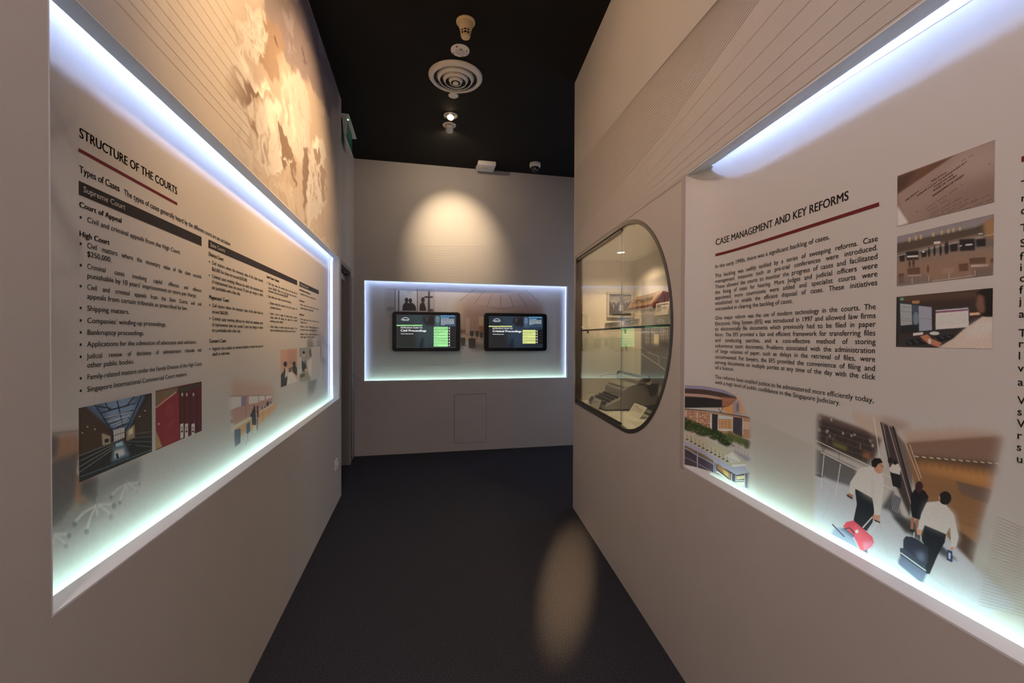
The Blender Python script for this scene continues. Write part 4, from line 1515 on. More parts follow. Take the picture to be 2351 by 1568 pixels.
p.poly([(868, 560), (955, 570), (950, 660), (868, 655)], (168, 138, 122))
for k in range(3):
    p.line([(583, 562 + 28 * k), (738, 568 + 28 * k)], 4, (96, 66, 46), 0.8)
for x in (620, 660, 700):
    p.line([(x, 538), (x, 648)], 4, (96, 66, 46), 0.8)
rng = random.Random(17)
for k in range(150):
    x, y = rng.uniform(105, 470), rng.uniform(430, 690)
    y += (x - 105) * 0.12
    if abs(x - 183) < 14 or abs(x - 320) < 14:
        continue
    p.poly([(x, y), (x + 22, y + 4), (x + 22, y + 18), (x, y + 14)], rng.choice([(176, 122, 92), (130, 82, 60), (160, 116, 96), (112, 74, 58), (188, 140, 112)]), 0.8)
p.line([(100, 400), (960, 520)], 10, (44, 38, 42))
# roof garden
p.poly([(100, 640), (480, 800), (700, 900), (900, 1060), (900, 1110), (740, 1110), (480, 950), (100, 740)], (150, 142, 122))
p.poly([(640, 985), (740, 925), (850, 1050), (720, 1060)], (172, 168, 164))
for k in range(9):
    p.line([(648 + k * 22, 980 + k * 8), (722 + k * 15, 1056 - k * 1)], 4, (110, 108, 106), 0.7)
rng = random.Random(3)
for k in range(46):
    t_ = k / 45.0
    cx = 105 + 600 * t_ + rng.uniform(-20, 20)
    cy = 560 + 250 * t_ + rng.uniform(-40, 35)
    p.ell(cx, cy, rng.uniform(32, 52), rng.uniform(30, 48), rng.choice([(26, 38, 18), (38, 54, 24), (52, 66, 28), (30, 40, 22)]), 0.9, 2)
for k in range(16):
    t_ = k / 15.0
    p.ell(690 + 240 * t_ + rng.uniform(-12, 12), 730 + 120 * t_ + rng.uniform(-32, 32), 36, 32, rng.choice([(70, 76, 36), (56, 62, 32), (86, 88, 48)]), 0.85, 2)
for k in range(420):
    t_ = rng.random()
    cx_, cy_ = 100 + 640 * t_ + rng.uniform(-30, 30), 550 + 262 * t_ + rng.uniform(-62, 62)
    p.ell(cx_, cy_, rng.uniform(5, 11), rng.uniform(4, 9), rng.choice([(18, 28, 12), (30, 44, 18), (58, 74, 30), (84, 92, 40), (22, 30, 16)]), 0.8, 0.4)
for k in range(110):
    t_ = rng.random()
    p.ell(690 + 250 * t_ + rng.uniform(-14, 14), 730 + 124 * t_ + rng.uniform(-44, 44), 8, 7, rng.choice([(50, 56, 28), (92, 94, 50), (70, 78, 36)]), 0.7, 0.4)
for k in range(12):
    x, y = 150 + 48 * k, 690 + 26 * k
    p.line([(x, y), (x, y + 60)], 4, (50, 40, 34))
    p.poly([(x - 22, y + 62), (x, y + 52), (x + 22, y + 62), (x, y + 74)], (60, 54, 50))
for k in range(5):
    p.line([(780 + 36 * k, 830 + 26 * k), (780 + 36 * k, 900 + 20 * k)], 4, (70, 60, 52), 0.8)
p.poly([(740, 900), (960, 1000), (960, 1030), (900, 1040), (760, 930)], (116, 108, 124), 0.9, 2)
p.poly([(100, 735), (480, 960), (740, 1105), (900, 1095), (900, 1130), (960, 1160), (790, 1205), (560, 1080), (100, 800)], (134, 130, 150))
p.poly([(740, 1080), (905, 1070), (905, 1095), (740, 1110)], (184, 186, 196))
# lower facade
p.poly([(100, 790), (560, 1080), (790, 1205), (960, 1170), (960, 1480), (860, 1460), (100, 1110)], (56, 50, 62))
for (x, y0, y1) in ((160, 850, 1090), (320, 930, 1180), (520, 1040, 1290), (540, 1050, 1300), (730, 1190, 1370), (780, 1210, 1380), (890, 1190, 1400)):
    p.line([(x, y0), (x, y1)], 12, (132, 130, 150))
for (pts_) in ([(175, 850), (300, 915), (300, 950), (175, 885)], [(335, 930), (510, 1030), (510, 1060), (335, 960)]):
    p.poly(pts_, (104, 84, 52))
p.line([(165, 880), (310, 965), (520, 1080)], 12, (128, 126, 144))
p.line([(165, 990), (310, 1060), (520, 1190)], 10, (100, 98, 118))
p.poly([(558, 1060), (716, 1190), (716, 1260), (560, 1130)], (132, 92, 52))
p.poly([(625, 1140), (690, 1180), (690, 1230), (640, 1190)], (170, 150, 70), 0.8, 1)
p.poly([(552, 1150), (716, 1275), (716, 1300), (552, 1180)], (196, 196, 206))
p.poly([(560, 1180), (700, 1280), (690, 1340), (560, 1210)], (120, 96, 76))
p.poly([(790, 1220), (885, 1210), (885, 1250), (790, 1262)], (176, 156, 116))
p.poly([(790, 1290), (885, 1285), (885, 1340), (790, 1330)], (176, 166, 150))
p.line([(785, 1275), (890, 1270)], 12, (200, 204, 208))
p.poly([(170, 1000), (300, 1070), (300, 1100), (170, 1060)], (60, 50, 60))
p.grain(0.04, 31, 0.8)
p.fade([(0, 100), (640, 100), (820, 240), (900, 420), (955, 520), (960, 1100), (930, 1200), (915, 1500), (0, 1500)], 4)
p.make('vignette_print', SR, M_print, PR, label='print of a court building with a disc shaped roof')
ink = Ink()
for k in range(56):
    y = 962 + 4.4 * k
    ink.line(uv_right(1726 + 0.25 * k, y + 2), uv_right(1868, y + 60 - 0.25 * k), 0.0008, 3)
ink.make('line_print', SR, M_lineink, PR, 0.0005)

# visitors walking to the escalators
p = Pic(uv_right, [(1866, 930), (2330, 930), (2330, 1440), (1866, 1300)], 430, 380, (150, 140, 136)).at(1840, 930, 3.337)
p.z0 = 0.878
p.poly([(110, 50), (560, 210), (620, 250), (560, 420), (170, 330), (110, 270)], (84, 64, 58), 1, 3)
p.poly([(110, 100), (520, 230), (560, 330), (520, 470), (110, 300)], (52, 40, 38), 1, 5)
p.poly([(380, 20), (620, 90), (640, 270), (560, 230), (400, 120)], (160, 138, 124), 1, 3)
p.poly([(600, 60), (800, 110), (840, 180), (720, 200), (620, 140)], (136, 104, 88), 0.8, 8)
p.poly([(620, 130), (720, 180), (860, 700), (830, 860), (700, 560)], (56, 44, 44), 1, 2)
p.poly([(690, 170), (800, 300), (860, 500), (850, 640), (760, 420)], (96, 80, 74), 1, 2)
p.poly([(760, 200), (1560, 160), (1560, 290), (820, 300)], (156, 130, 114), 1, 5)
p.poly([(800, 290), (1550, 235), (1540, 290), (1460, 640), (1310, 1215), (1140, 1040), (870, 640)], (120, 78, 44), 1, 2)
p.poly([(800, 290), (1550, 235), (1545, 300), (1490, 510), (860, 400)], (112, 82, 66), 1, 6)
p.poly([(860, 380), (1500, 440), (1490, 510), (870, 430)], (64, 46, 38), 1, 4)
p.poly([(890, 440), (1490, 520), (1470, 640), (900, 480)], (168, 108, 44), 0.9, 9)
for k in range(12):
    x, y = 870 + 56 * k, 390 + 5 * k
    p.line([(x, y), (x + 30, y + 8)], 7, (236, 190, 130))
    p.poly([(x + 5, 430 + 6 * k), (x + 45, 432 + 7 * k), (x + 25, 480 + 8 * k)], (60, 40, 28), 0.5, 3)
p.poly([(1180, 580), (1460, 650), (1430, 755), (1220, 680)], (96, 70, 56), 1, 1.5)
for (y0, y1) in ((520, 640), (600, 740), (700, 860), (800, 960)):
    p.line([(890, y0), (1430, y1)], 3, (92, 58, 32), 0.6)
p.poly([(1170, 880), (1390, 980), (1350, 1060), (1190, 940)], (128, 84, 44), 1, 2)
p.poly([(1180, 940), (1345, 1060), (1310, 1210), (1180, 1100)], (74, 46, 34), 1, 2)
# escalator rails
for (a_, b_2, w_, c_) in (((555, 90), (600, 400), 7, (190, 170, 160)), ((610, 130), (700, 560), 12, (40, 34, 38)), ((700, 160), (850, 700), 14, (34, 28, 32)), ((665, 150), (840, 760), 8, (128, 108, 106)), ((760, 190), (960, 720), 6, (160, 138, 124)), ((830, 300), (920, 560), 5, (176, 150, 130))):
    p.line([a_, b_2], w_, c_)
rng = random.Random(21)
for k in range(16):
    x = rng.uniform(125, 540)
    y = rng.uniform(70, 210) + (x - 125) * 0.30
    p.poly([(x, y), (x + rng.uniform(8, 20), y + 4), (x + 14, y + rng.uniform(12, 34)), (x, y + 20)], rng.choice([(168, 156, 148), (128, 112, 104), (96, 80, 72)]), 0.65, 0.8)
rng = random.Random(8)
for k in range(40):
    x, y = rng.uniform(120, 560), rng.uniform(120, 420)
    if y < 60 + x * .36 or y > 260 + x * .42:
        continue
    p.line([(x, y), (x + rng.uniform(-4, 4), y + rng.uniform(14, 60))], rng.uniform(3, 9), rng.choice([(40, 30, 28), (96, 74, 62), (124, 106, 96), (30, 24, 24)]), 0.7, 0.6)
for k in range(5):
    p.line([(115, 140 + 40 * k), (560, 280 + 46 * k)], 3, (112, 96, 88), 0.5)
p.poly([(240, 280), (350, 320), (345, 350), (245, 310)], (104, 96, 44), 0.8, 3)
p.ell(500, 385, 30, 20, (150, 84, 40), 0.8, 4)
# glass rails and stone floor
p.poly([(105, 500), (240, 540), (420, 560), (660, 800), (800, 980), (1120, 1020), (1310, 1215), (1530, 1390), (1700, 1560), (1340, 1600), (100, 880)], (158, 152, 160), 1, 3)
p.poly([(105, 330), (420, 480), (430, 640), (240, 580), (105, 520)], (60, 54, 56), 0.85, 3)
p.poly([(105, 520), (170, 540), (165, 560), (105, 540)], (62, 56, 66), 1, 1)
p.line([(110, 270), (530, 470)], 6, (196, 186, 184))
p.line([(150, 360), (430, 500), (710, 655)], 7, (190, 180, 180))
p.line([(540, 490), (710, 565), (690, 660), (660, 800)], 7, (206, 200, 200))
p.line([(300, 450), (262, 700)], 6, (200, 196, 198))
p.line([(175, 370), (150, 640)], 6, (180, 174, 176))
p.poly([(610, 790), (670, 810), (800, 985), (860, 960), (760, 820), (700, 640)], (50, 44, 50), 0.9, 3)
p.poly([(700, 680), (770, 710), (745, 830), (690, 800)], (110, 104, 112), 1, 1)
for k in range(4):
    p.line([(715 + 14 * k, 690 + 8 * k), (690 + 14 * k, 800 + 6 * k)], 6, (50, 46, 54))
p.poly([(690, 850), (850, 870), (1000, 1000), (1170, 1190), (1100, 1170), (830, 990)], (44, 36, 40), 0.9, 3)
p.poly([(1060, 1060), (1190, 1180), (1195, 1195), (1060, 1110)], (46, 40, 48), 0.9, 2)
for (a_, b_2) in (((420, 760), (560, 1100)), ((600, 900), (700, 1290)), ((240, 640), (160, 880)), ((900, 1220), (1300, 1560))):
    p.line([a_, b_2], 3, (140, 134, 144), 0.6)
# woman in black and the man on the escalator
p.poly([(840, 690), (870, 640), (940, 650), (975, 700), (960, 760), (910, 880), (850, 860), (838, 800)], (22, 18, 26))
p.ell(903, 628, 30, 46, (54, 24, 30))
p.poly([(838, 860), (866, 866), (856, 955), (838, 960)], (140, 82, 56))
p.poly([(876, 870), (900, 880), (890, 960), (876, 955)], (140, 82, 56))
p.poly([(835, 950), (870, 955), (860, 975), (835, 968)], (20, 16, 20))
p.poly([(670, 490), (700, 450), (745, 450), (762, 490), (755, 535), (690, 515)], (186, 178, 176))
p.ell(718, 440, 16, 18, (28, 22, 22))
p.ell(680, 425, 18, 24, (32, 24, 26))
p.poly([(680, 515), (760, 535), (765, 640), (700, 620)], (26, 22, 28))
# man with the red case
p.poly([(410, 640), (540, 700), (562, 800), (545, 900), (500, 965), (430, 930), (400, 880), (425, 760)], (20, 18, 26))
p.poly([(435, 500), (460, 478), (540, 470), (600, 500), (630, 560), (632, 640), (605, 845), (560, 835), (548, 715), (415, 640), (400, 690), (362, 680), (375, 590)], (186, 180, 176))
p.poly([(480, 520), (600, 560), (580, 720), (470, 660)], (196, 190, 186), 0.7, 9)
p.line([(545, 560), (550, 720)], 10, (150, 146, 146), 0.6, 3)
p.poly([(362, 672), (400, 690), (392, 720), (350, 705)], (150, 96, 74))
p.poly([(350, 680), (396, 712), (388, 724), (346, 694)], (40, 40, 50))
p.ell(590, 470, 38, 56, (168, 116, 90), 1, 0, -0.2)
p.poly([(535, 430), (560, 405), (605, 408), (625, 440), (590, 450), (570, 480), (540, 470)], (24, 20, 22))
p.line([(596, 452), (630, 475)], 4, (60, 50, 50))
p.poly([(550, 840), (602, 845), (600, 890), (570, 895), (548, 870)], (166, 108, 84))
p.line([(546, 855), (470, 940)], 9, (196, 196, 204))
p.line([(598, 892), (515, 990)], 7, (176, 176, 186))
p.line([(560, 880), (604, 900)], 11, (30, 28, 34))
p.poly([(318, 930), (345, 895), (400, 884), (545, 1010), (556, 1055), (540, 1080), (480, 1130), (455, 1120), (400, 1000)], (176, 26, 48))
p.poly([(400, 900), (540, 1015), (520, 1045), (420, 1010)], (196, 44, 66), 0.8, 3)
p.poly([(470, 1050), (550, 1040), (550, 1070), (485, 1125)], (206, 90, 120), 0.7, 3)
p.poly([(300, 950), (330, 940), (410, 1005), (385, 1020)], (44, 46, 62))
p.line([(330, 948), (372, 940), (408, 985)], 9, (30, 28, 40))
p.poly([(412, 960), (436, 954), (438, 976), (416, 982)], (220, 210, 214))
p.poly([(220, 990), (255, 945), (310, 935), (400, 1010), (440, 1100), (470, 1135), (400, 1110)], (96, 100, 128), 0.85, 3)
p.line([(236, 912), (330, 1010)], 9, (32, 32, 48))
p.poly([(470, 1120), (505, 1105), (508, 1138), (490, 1138)], (70, 66, 84))
# man with the black cases
p.poly([(945, 920), (1110, 985), (1100, 1050), (1050, 1140), (985, 1290), (950, 1280), (960, 1130), (925, 1020)], (20, 18, 28))
p.poly([(960, 745), (1060, 735), (1115, 770), (1170, 840), (1205, 1010), (1190, 1080), (1150, 1100), (1140, 930), (1110, 990), (940, 915), (920, 985), (890, 950), (920, 830)], (188, 182, 182))
p.poly([(980, 780), (1110, 800), (1120, 950), (960, 900)], (198, 192, 190), 0.7, 9)
p.poly([(1118, 770), (1175, 845), (1205, 1015), (1180, 1080), (1150, 950)], (176, 172, 180), 0.8, 4)
p.ell(1102, 712, 48, 52, (26, 22, 24))
p.poly([(1050, 700), (1062, 690), (1064, 735), (1052, 730)], (160, 108, 84))
p.poly([(885, 945), (925, 960), (918, 1000), (885, 990)], (176, 120, 94))
p.poly([(1140, 1090), (1168, 1085), (1165, 1112), (1142, 1112)], (176, 116, 94))
p.poly([(1118, 1105), (1158, 1120), (1160, 1195), (1150, 1204), (1112, 1185)], (40, 42, 88))
p.poly([(1128, 1130), (1144, 1134), (1142, 1180), (1128, 1176)], (150, 160, 190))
p.line([(866, 975), (860, 1015)], 9, (190, 190, 200))
p.line([(915, 1000), (918, 1040)], 8, (190, 190, 200))
p.line([(862, 1020), (900, 1040), (920, 1060)], 9, (36, 34, 48))
p.poly([(782, 1030), (800, 1004), (850, 1010), (965, 1080), (975, 1110), (965, 1230), (930, 1220), (780, 1110)], (34, 32, 48))
p.poly([(880, 1130), (940, 1120), (945, 1190), (900, 1200)], (90, 90, 116), 0.7, 4)
p.poly([(755, 1095), (780, 1095), (960, 1230), (975, 1290), (960, 1295), (760, 1160)], (44, 44, 62))
p.line([(760, 1130), (955, 1270)], 8, (160, 162, 184))
p.poly([(740, 1190), (760, 1150), (960, 1290), (935, 1362), (900, 1350), (745, 1220)], (74, 76, 100), 1, 1.5)
p.poly([(950, 1230), (1000, 1180), (985, 1295), (960, 1290)], (22, 20, 30))
p.poly([(1330, 1200), (1430, 870), (1560, 260), (1640, 240), (1640, 1000), (1480, 1360)], (150, 138, 126), 0.0)
p.poly([(1310, 1215), (1400, 900), (1530, 880), (1640, 940), (1640, 1480), (1530, 1390)], (124, 114, 100), 0.55, 8)
p.grain(0.03, 41, 0.9)
p.fade([(125, 60), (400, 40), (760, 110), (1100, 95), (1500, 215), (1550, 240), (1470, 640), (1400, 900), (1330, 1180), (1560, 1410), (1700, 1620), (1700, 1700), (120, 1400), (60, 950), (105, 640)], 8)
p.make('vignette_print', SR, M_print, PR, label='print of visitors with wheeled cases by an escalator')
ink = Ink()
for k in range(30):
    y = 1185 + 7.0 * k
    ink.line(uv_right(2290 - k * 1.5, y), uv_right(2360, y + 30), 0.0008)
ink.make('line_print', SR, M_lineink, PR, 0.0009)
#PART3
# ------------------------------------------------------------------ end wall panel and its two touch screens
PB = thing('information_board', 'printed panel of courtroom pictures behind the two screens in the end wall', 'information board', FB(0.62, DEP, BZ0))
bpy.context.view_layer.update()
obj('board', boxes(FB, (BU0 - 0.05, BU1 + 0.05, DEP, DEP + 0.006, BZ0 - 0.105, BZ1 + 0.149)), M_paper, PB)
WB = (134, 126, 132)
p = Pic(uv_back, [(858, 655), (1058, 655), (1058, 730), (858, 730)], 260, 110, WB).at(820, 620, 4.702)
p.poly([(300, 200), (830, 200), (830, 520), (300, 520)], (120, 112, 118), 0.7, 6)
p.poly([(420, 210), (650, 210), (650, 440), (420, 440)], (150, 148, 160), 0.7, 3)
for (x, w_, c_, y0) in ((408, 10, (64, 58, 62), 200), (448, 14, (52, 46, 50), 220), (652, 10, (56, 50, 54), 205), (662, 6, (160, 158, 168), 205), (775, 22, (44, 38, 40), 230), (300, 8, (110, 104, 110), 210), (830, 6, (90, 84, 88), 220)):
    p.line([(x, y0), (x, 520)], w_, c_, 0.95, 0.5)
p.line([(300, 205), (830, 215)], 5, (92, 86, 92), 0.8, 0.5)
p.poly([(725, 282), (820, 282), (820, 302), (725, 302)], (48, 42, 44))
p.poly([(770, 420), (830, 420), (830, 450), (770, 450)], (60, 54, 56))
p.poly([(310, 400), (400, 395), (400, 440), (310, 440)], (92, 88, 94), 0.8, 2)
for (x, y, r) in ((350, 250, 26), (385, 300, 20), (560, 235, 30), (700, 240, 26), (745, 245, 20), (600, 250, 14)):
    p.ell(x, y, r, r * .7, (118, 114, 122), 0.6, 3)
SIL = (42, 36, 38)
p.ell(533, 325, 20, 28, SIL)
p.ell(574, 330, 19, 26, SIL)
p.poly([(488, 440), (492, 380), (515, 350), (550, 350), (560, 360), (560, 440)], SIL)
p.poly([(545, 440), (550, 365), (570, 352), (600, 355), (630, 385), (640, 440)], SIL)
p.ell(710, 322, 20, 30, SIL)
p.poly([(672, 440), (676, 375), (695, 350), (725, 352), (738, 400), (748, 440)], SIL)
p.fade([(310, 190), (820, 200), (840, 320), (830, 520), (320, 520), (300, 330)], 5)
p.make('vignette_print', SB, M_print, PB, label='print of three silhouetted visitors at a tall window')

p = Pic(uv_back, [(1015, 660), (1295, 660), (1295, 840), (1015, 840)], 330, 220, WB).at(820, 620, 4.702)
p.poly([(1100, 330), (1240, 220), (1560, 200), (1850, 250), (2010, 380), (2010, 700), (1100, 700)], (124, 98, 92), 0.8, 10)
p.poly([(1060, 340), (1160, 360), (1160, 700), (1100, 800), (1060, 700)], (142, 118, 104), 0.8, 8)
p.poly([(1150, 400), (1560, 420), (1990, 380), (2010, 470), (2000, 760), (1150, 720)], (116, 90, 84), 0.8, 6)
for (x0, y0, x1, y1) in ((1365, 235, 1260, 370), (1453, 262, 1405, 390), (1548, 272, 1548, 400), (1642, 268, 1690, 400), (1730, 248, 1830, 390), (1285, 195, 1100, 335), (1810, 205, 1960, 345)):
    p.line([(x0, y0), (x1, y1)], 5, (62, 48, 50), 0.8, 0.5)
p.poly([(1200, 375), (1560, 425), (1920, 375), (1560, 412)], (84, 64, 62), 0.8, 2)
for k in range(14):
    t_ = k / 13.0
    p.ell(1410 + 300 * t_, 232 + 26 * math.sin(math.pi * t_), 5, 4, (206, 202, 210), 0.9)
p.line([(980, 240), (945, 430)], 6, (110, 100, 104), 0.5, 2)
p.line([(2080, 330), (2110, 500), (2090, 700)], 5, (100, 92, 96), 0.5, 2)
p.poly([(1170, 520), (1215, 515), (1215, 680), (1170, 685)], (136, 116, 106), 0.9)
p.poly([(1315, 505), (1368, 500), (1368, 600), (1315, 600)], (140, 116, 100), 0.9)
p.poly([(1318, 605), (1372, 605), (1372, 670), (1318, 670)], (112, 72, 54), 0.9, 1)
p.poly([(1110, 640), (1170, 640), (1172, 690), (1110, 690)], (104, 70, 56), 0.9, 1)
p.poly([(1100, 700), (1250, 710), (1380, 760), (1380, 810), (1240, 770), (1100, 730)], (140, 118, 108), 0.9, 1.5)
p.poly([(1240, 770), (1380, 800), (1380, 870), (1280, 880), (1230, 850)], (84, 70, 70), 0.8, 4)
CH = (52, 44, 48)
for (x, y, w_, h) in ((1215, 655, 45, 60), (1275, 655, 40, 65), (1320, 670, 40, 60), (1115, 730, 55, 90), (1200, 735, 80, 110)):
    p.poly([(x, y + 8), (x + 8, y), (x + w_ - 8, y), (x + w_, y + 8), (x + w_ - 4, y + h), (x + 6, y + h)], CH, 0.95, 0.6)
    p.line([(x + w_ / 2, y + h), (x + w_ / 2, y + h + 35)], 7, (70, 62, 66), 0.8)
p.line([(1110, 820), (1310, 810)], 8, (66, 56, 58), 0.6, 2)
p.ell(1268, 565, 5, 6, (60, 46, 46))
p.fade([(960, 250), (1300, 190), (1810, 190), (2070, 300), (2080, 640), (1900, 850), (1300, 930), (1090, 900), (940, 600)], 14)
p.make('vignette_print', SB, M_print, PB, label='print of a round courtroom with curved tables')
ink = Ink()
pts = [(-0.55, 1.06), (-0.1, 1.055), (0.3, 1.065), (0.7, 1.10), (1.0, 1.145)]
for a, b2 in zip(pts[:-1], pts[1:]):
    ink.line(a, b2, 0.0025)
ink.line((1.45, 1.09), (1.85, 1.055), 0.0025)
ink.make('line_print', SB, M_lineink, PB, 0.0005)

M_txt = mat_emit('screen_white', (1, 1, 1), 0.95)
M_txtg = mat_emit('screen_ink_green', lin((60, 110, 52)), 1.0)
M_blue = mat_emit('screen_blue', lin((150, 210, 245)), 1.0)
M_arrow = M_txt
SD = -0.0065                    # screen glass in front of the wall face


def ST(u, z, off):
    return FB(u, SD - off, z)


uvt = lambda x, y: uv_back(x, y, SD)


def rounded(u0, u1, z0, z1, r, seg=6):
    pts = []
    for cx, cz, a0 in ((u1 - r, z0 + r, -90), (u1 - r, z1 - r, 0), (u0 + r, z1 - r, 90), (u0 + r, z0 + r, 180)):
        for k in range(seg + 1):
            a = math.radians(a0 + 90 * k / seg)
            pts.append((cx + r * math.cos(a), cz + r * math.sin(a)))
    return pts


def screen(cfg):
    ox, oy, sc = cfg['crop']
    P = lambda x, y: uvt(ox + x / sc, oy + y / sc)
    o0, o1 = P(*cfg['out'][0]), P(*cfg['out'][1])
    u0, u1, z0, z1 = o0[0], o1[0], cfg['z0'], cfg['z1']
    t = thing('touch_screen', cfg['label'], 'screen', FB((u0 + u1) / 2, 0.0, z0), 'touch screens in the end wall')
    bpy.context.view_layer.update()
    bm = B()
    prism(bm, FB, rounded(u0, u1, z0, z1, 0.035), SD + 0.001, 0.035)
    body = obj('casing', bm, M_black, t)
    bm = B()
    prism(bm, FB, rounded(u0 - 0.006, u1 + 0.006, z0 - 0.006, z1 + 0.006, 0.040), 0.004, 0.030)
    obj('edge_trim', bm, mat('trim_grey', (0.30, 0.30, 0.31), 0.35, 0.5, metal=0.6), t)
    obj('wall_bracket', boxes(FB, ((u0 + u1) / 2 - 0.12, (u0 + u1) / 2 + 0.12, 0.03, DEP - 0.001, (z0 + z1) / 2 - 0.12, (z0 + z1) / 2 + 0.10)), M_black, t)
    x0, y0, x1, y1 = cfg['scr']
    p = Pic(uvt, [(ox + x0 / sc, oy + y0 / sc), (ox + x1 / sc, oy + y1 / sc)], 230, 140)
    p.emit = True
    p.c[:] = lin(cfg['bg'])
    p.at(ox, oy, sc)
    W_, H_ = x1 - x0, y1 - y0
    Q = lambda a, b: (x0 + a * W_, y0 + b * H_)
    tint = cfg['tint']
    p.poly([Q(0, 0), Q(.55, 0), Q(.5, .3), Q(0, .3)], tuple(c * .8 for c in tint), 0.7, 14)
    p.poly([Q(.2, 0), Q(1, 0), Q(1, .36), Q(.75, .7), Q(.5, 1), Q(.35, .8), Q(.3, .3)], tint, 0.8, 12)
    p.poly([Q(0, .34), Q(.3, .34), Q(.33, 1), Q(0, 1)], (38, 38, 36), 0.8, 8)
    p.poly([Q(.44, .06), Q(.62, .02), Q(.66, .04), Q(.65, .34), Q(.5, .32), Q(.44, .2)], (34, 24, 24), 0.9, 4)
    p.ell(*Q(.69, .15), W_ * .035, H_ * .12, tuple(min(255, c * 1.9 + 20) for c in tint), 0.75, 3)
    p.poly([Q(.655, .24), Q(.72, .24), Q(.74, .36), Q(.64, .36)], tuple(min(255, c * 1.5) for c in tint), 0.7, 3)
    p.ell(*Q(.683, .15), W_ * .006, H_ * .014, (20, 30, 36), 0.9, 1)
    p.ell(*Q(.70, .15), W_ * .006, H_ * .014, (20, 30, 36), 0.9, 1)
    p.line([Q(.49, .12), Q(.53, .11)], 20, (90, 120, 130), 0.7, 2)
    p.line([Q(.49, .18), Q(.52, .17)], 18, (80, 120, 110), 0.6, 2)
    p.poly([Q(.42, .7), Q(.46, .7), Q(.45, 1), Q(.38, 1)], (18, 26, 34), 0.8, 3)
    ix0, iy0, ix1, iy1 = cfg['info']
    p.poly([(ix0, iy0), (ix1, iy0), (ix1, iy1), (ix0, iy1)], (66, 96, 122), 0.9, 0.6)
    p.poly([(ix0 + 8, iy0 + 40), (ix1 - 8, iy0 + 40), (ix1 - 8, iy1 - 8), (ix0 + 8, iy1 - 8)], (44, 62, 82), 0.9, 3)
    p.poly([(ix0, iy0), (ix1, iy0), (ix1, iy0 + 26), (ix0, iy0 + 26)], (96, 158, 214), 0.95, 1)
    bx0, by0, bx1, by1, n = cfg['btn']
    p.poly([(bx1, by0 - 5), (x1, by0 - 5), (x1, by1), (bx1, by1)], (22, 22, 22), 0.95, 0.4)
    rh = (by1 - by0) / n
    for k in range(1, n):
        p.line([(bx1 + 60, by0 + rh * k), (x1, by0 + rh * k)], 6, (70, 72, 70), 0.9)
    if cfg['hatch']:
        for k in range(16):
            p.line([(bx0 - 200 + k * 52, y1), (bx0 - 120 + k * 52, by1 + 8)], 12, (50, 66, 80), 0.7, 1)
    gx0, gy0, gx1, gy1 = cfg['bar']
    p.poly([(gx0, gy0), (gx1, gy0), (gx1, gy1), (gx0, gy1)], cfg['col'])
    for k in range(n):
        p.poly([(bx0, by0 + rh * k + 4), (bx1, by0 + rh * k + 4), (bx1, by0 + rh * (k + 1) - 5), (bx0, by0 + rh * (k + 1) - 5)], cfg['col'])
    sc_o = p.make('screen', ST, M_screen, t, 0.0006)
    hd = Ink()

    def put(ink, s, x, y, xe, cap, wt='r'):
        u, z = P(x, y)
        ink.text(None, s, u, z, P(x, y - cap)[1] - z, P(xe, y)[0] - u, wt)
    for (s, x, y, xe, cap, wt) in cfg['texts']:
        put(hd, s, x, y, xe, cap, wt)
    hd.make('screen_lettering', ST, M_txt, t, 0.0012)
    lg = Ink()                     # court emblem: shallow arch over its name
    lx, ly, lw = cfg['logo']
    prev = None
    for k in range(13):
        a = -1 + 2 * k / 12.0
        q = P(lx + lw * .38 * a, ly - 62 + 34 * a * a)
        if prev:
            lg.line(prev, q, 0.0042 if 2 < k < 11 else 0.0052)
        prev = q
    put(lg, 'SUPREME COURT', lx - lw / 2, ly + 12, lx + lw / 2, 24, 'b')
    put(lg, 'SINGAPORE', lx - lw * .36, ly + 36, lx + lw * .36, 15, 'r')
    lg.make('court_emblem', ST, M_txt, t, 0.0012)
    nf = Ink()
    put(nf, 'Do you know?', ix0 + 20, iy0 + 88, ix0 + 20 + (ix1 - ix0) * .55, 40, 'b')
    nf.make('note_heading', ST, M_blue, t, 0.0012)
    nl = Ink()
    rng = random.Random(5)
    for k in range(cfg['nl']):     # the note is too small to read: rows of word strokes
        y = iy0 + 112 + k * 24
        x = ix0 + 18
        end = ix1 - 14 if k < cfg['nl'] - 1 else ix0 + (ix1 - ix0) * .3
        while x < end:
            w_ = rng.uniform(18, 60)
            nl.line(P(x, y), P(min(x + w_, end), y), 0.0052)
            x += w_ + 10
    nl.make('note_lettering', ST, mat_emit('screen_note', (0.8, 0.85, 0.9), 0.7), t, 0.0012)
    bt = Ink()
    for k, lab in enumerate(cfg['btexts']):
        rows = lab.split('|')
        for r_, s in enumerate(rows):
            y = by0 + rh * k + (rh * .64 if len(rows) == 1 else rh * (.44 + .42 * r_))
            nat = sum(GL['r'][c][2] for c in s) * 24 / GL['r']['cap']
            put(bt, s, bx0 + 28, y, min(bx1 - 12, bx0 + 28 + nat), 24)
    bt.make('button_lettering', ST, M_txtg, t, 0.0012)
    ar = Ink()
    for k in range(n):
        cy = by0 + rh * (k + .5)
        a, b_, c = P(bx1 + 55, cy - 26), P(bx1 + 26, cy), P(bx1 + 55, cy + 26)
        ar.line(a, b_, 0.006)
        ar.line(b_, c, 0.006)
    ar.make('button_arrows', ST, M_arrow, t, 0.0012)
    bm = boxes(FB, ((u0 + u1) / 2 - 0.012, (u0 + u1) / 2 + 0.012, SD - 0.0008, SD + 0.002, z0 + 0.012, z0 + 0.024))
    obj('maker_badge', bm, mat('badge_grey', (0.06, 0.06, 0.06), 0.4, 0.5), t)


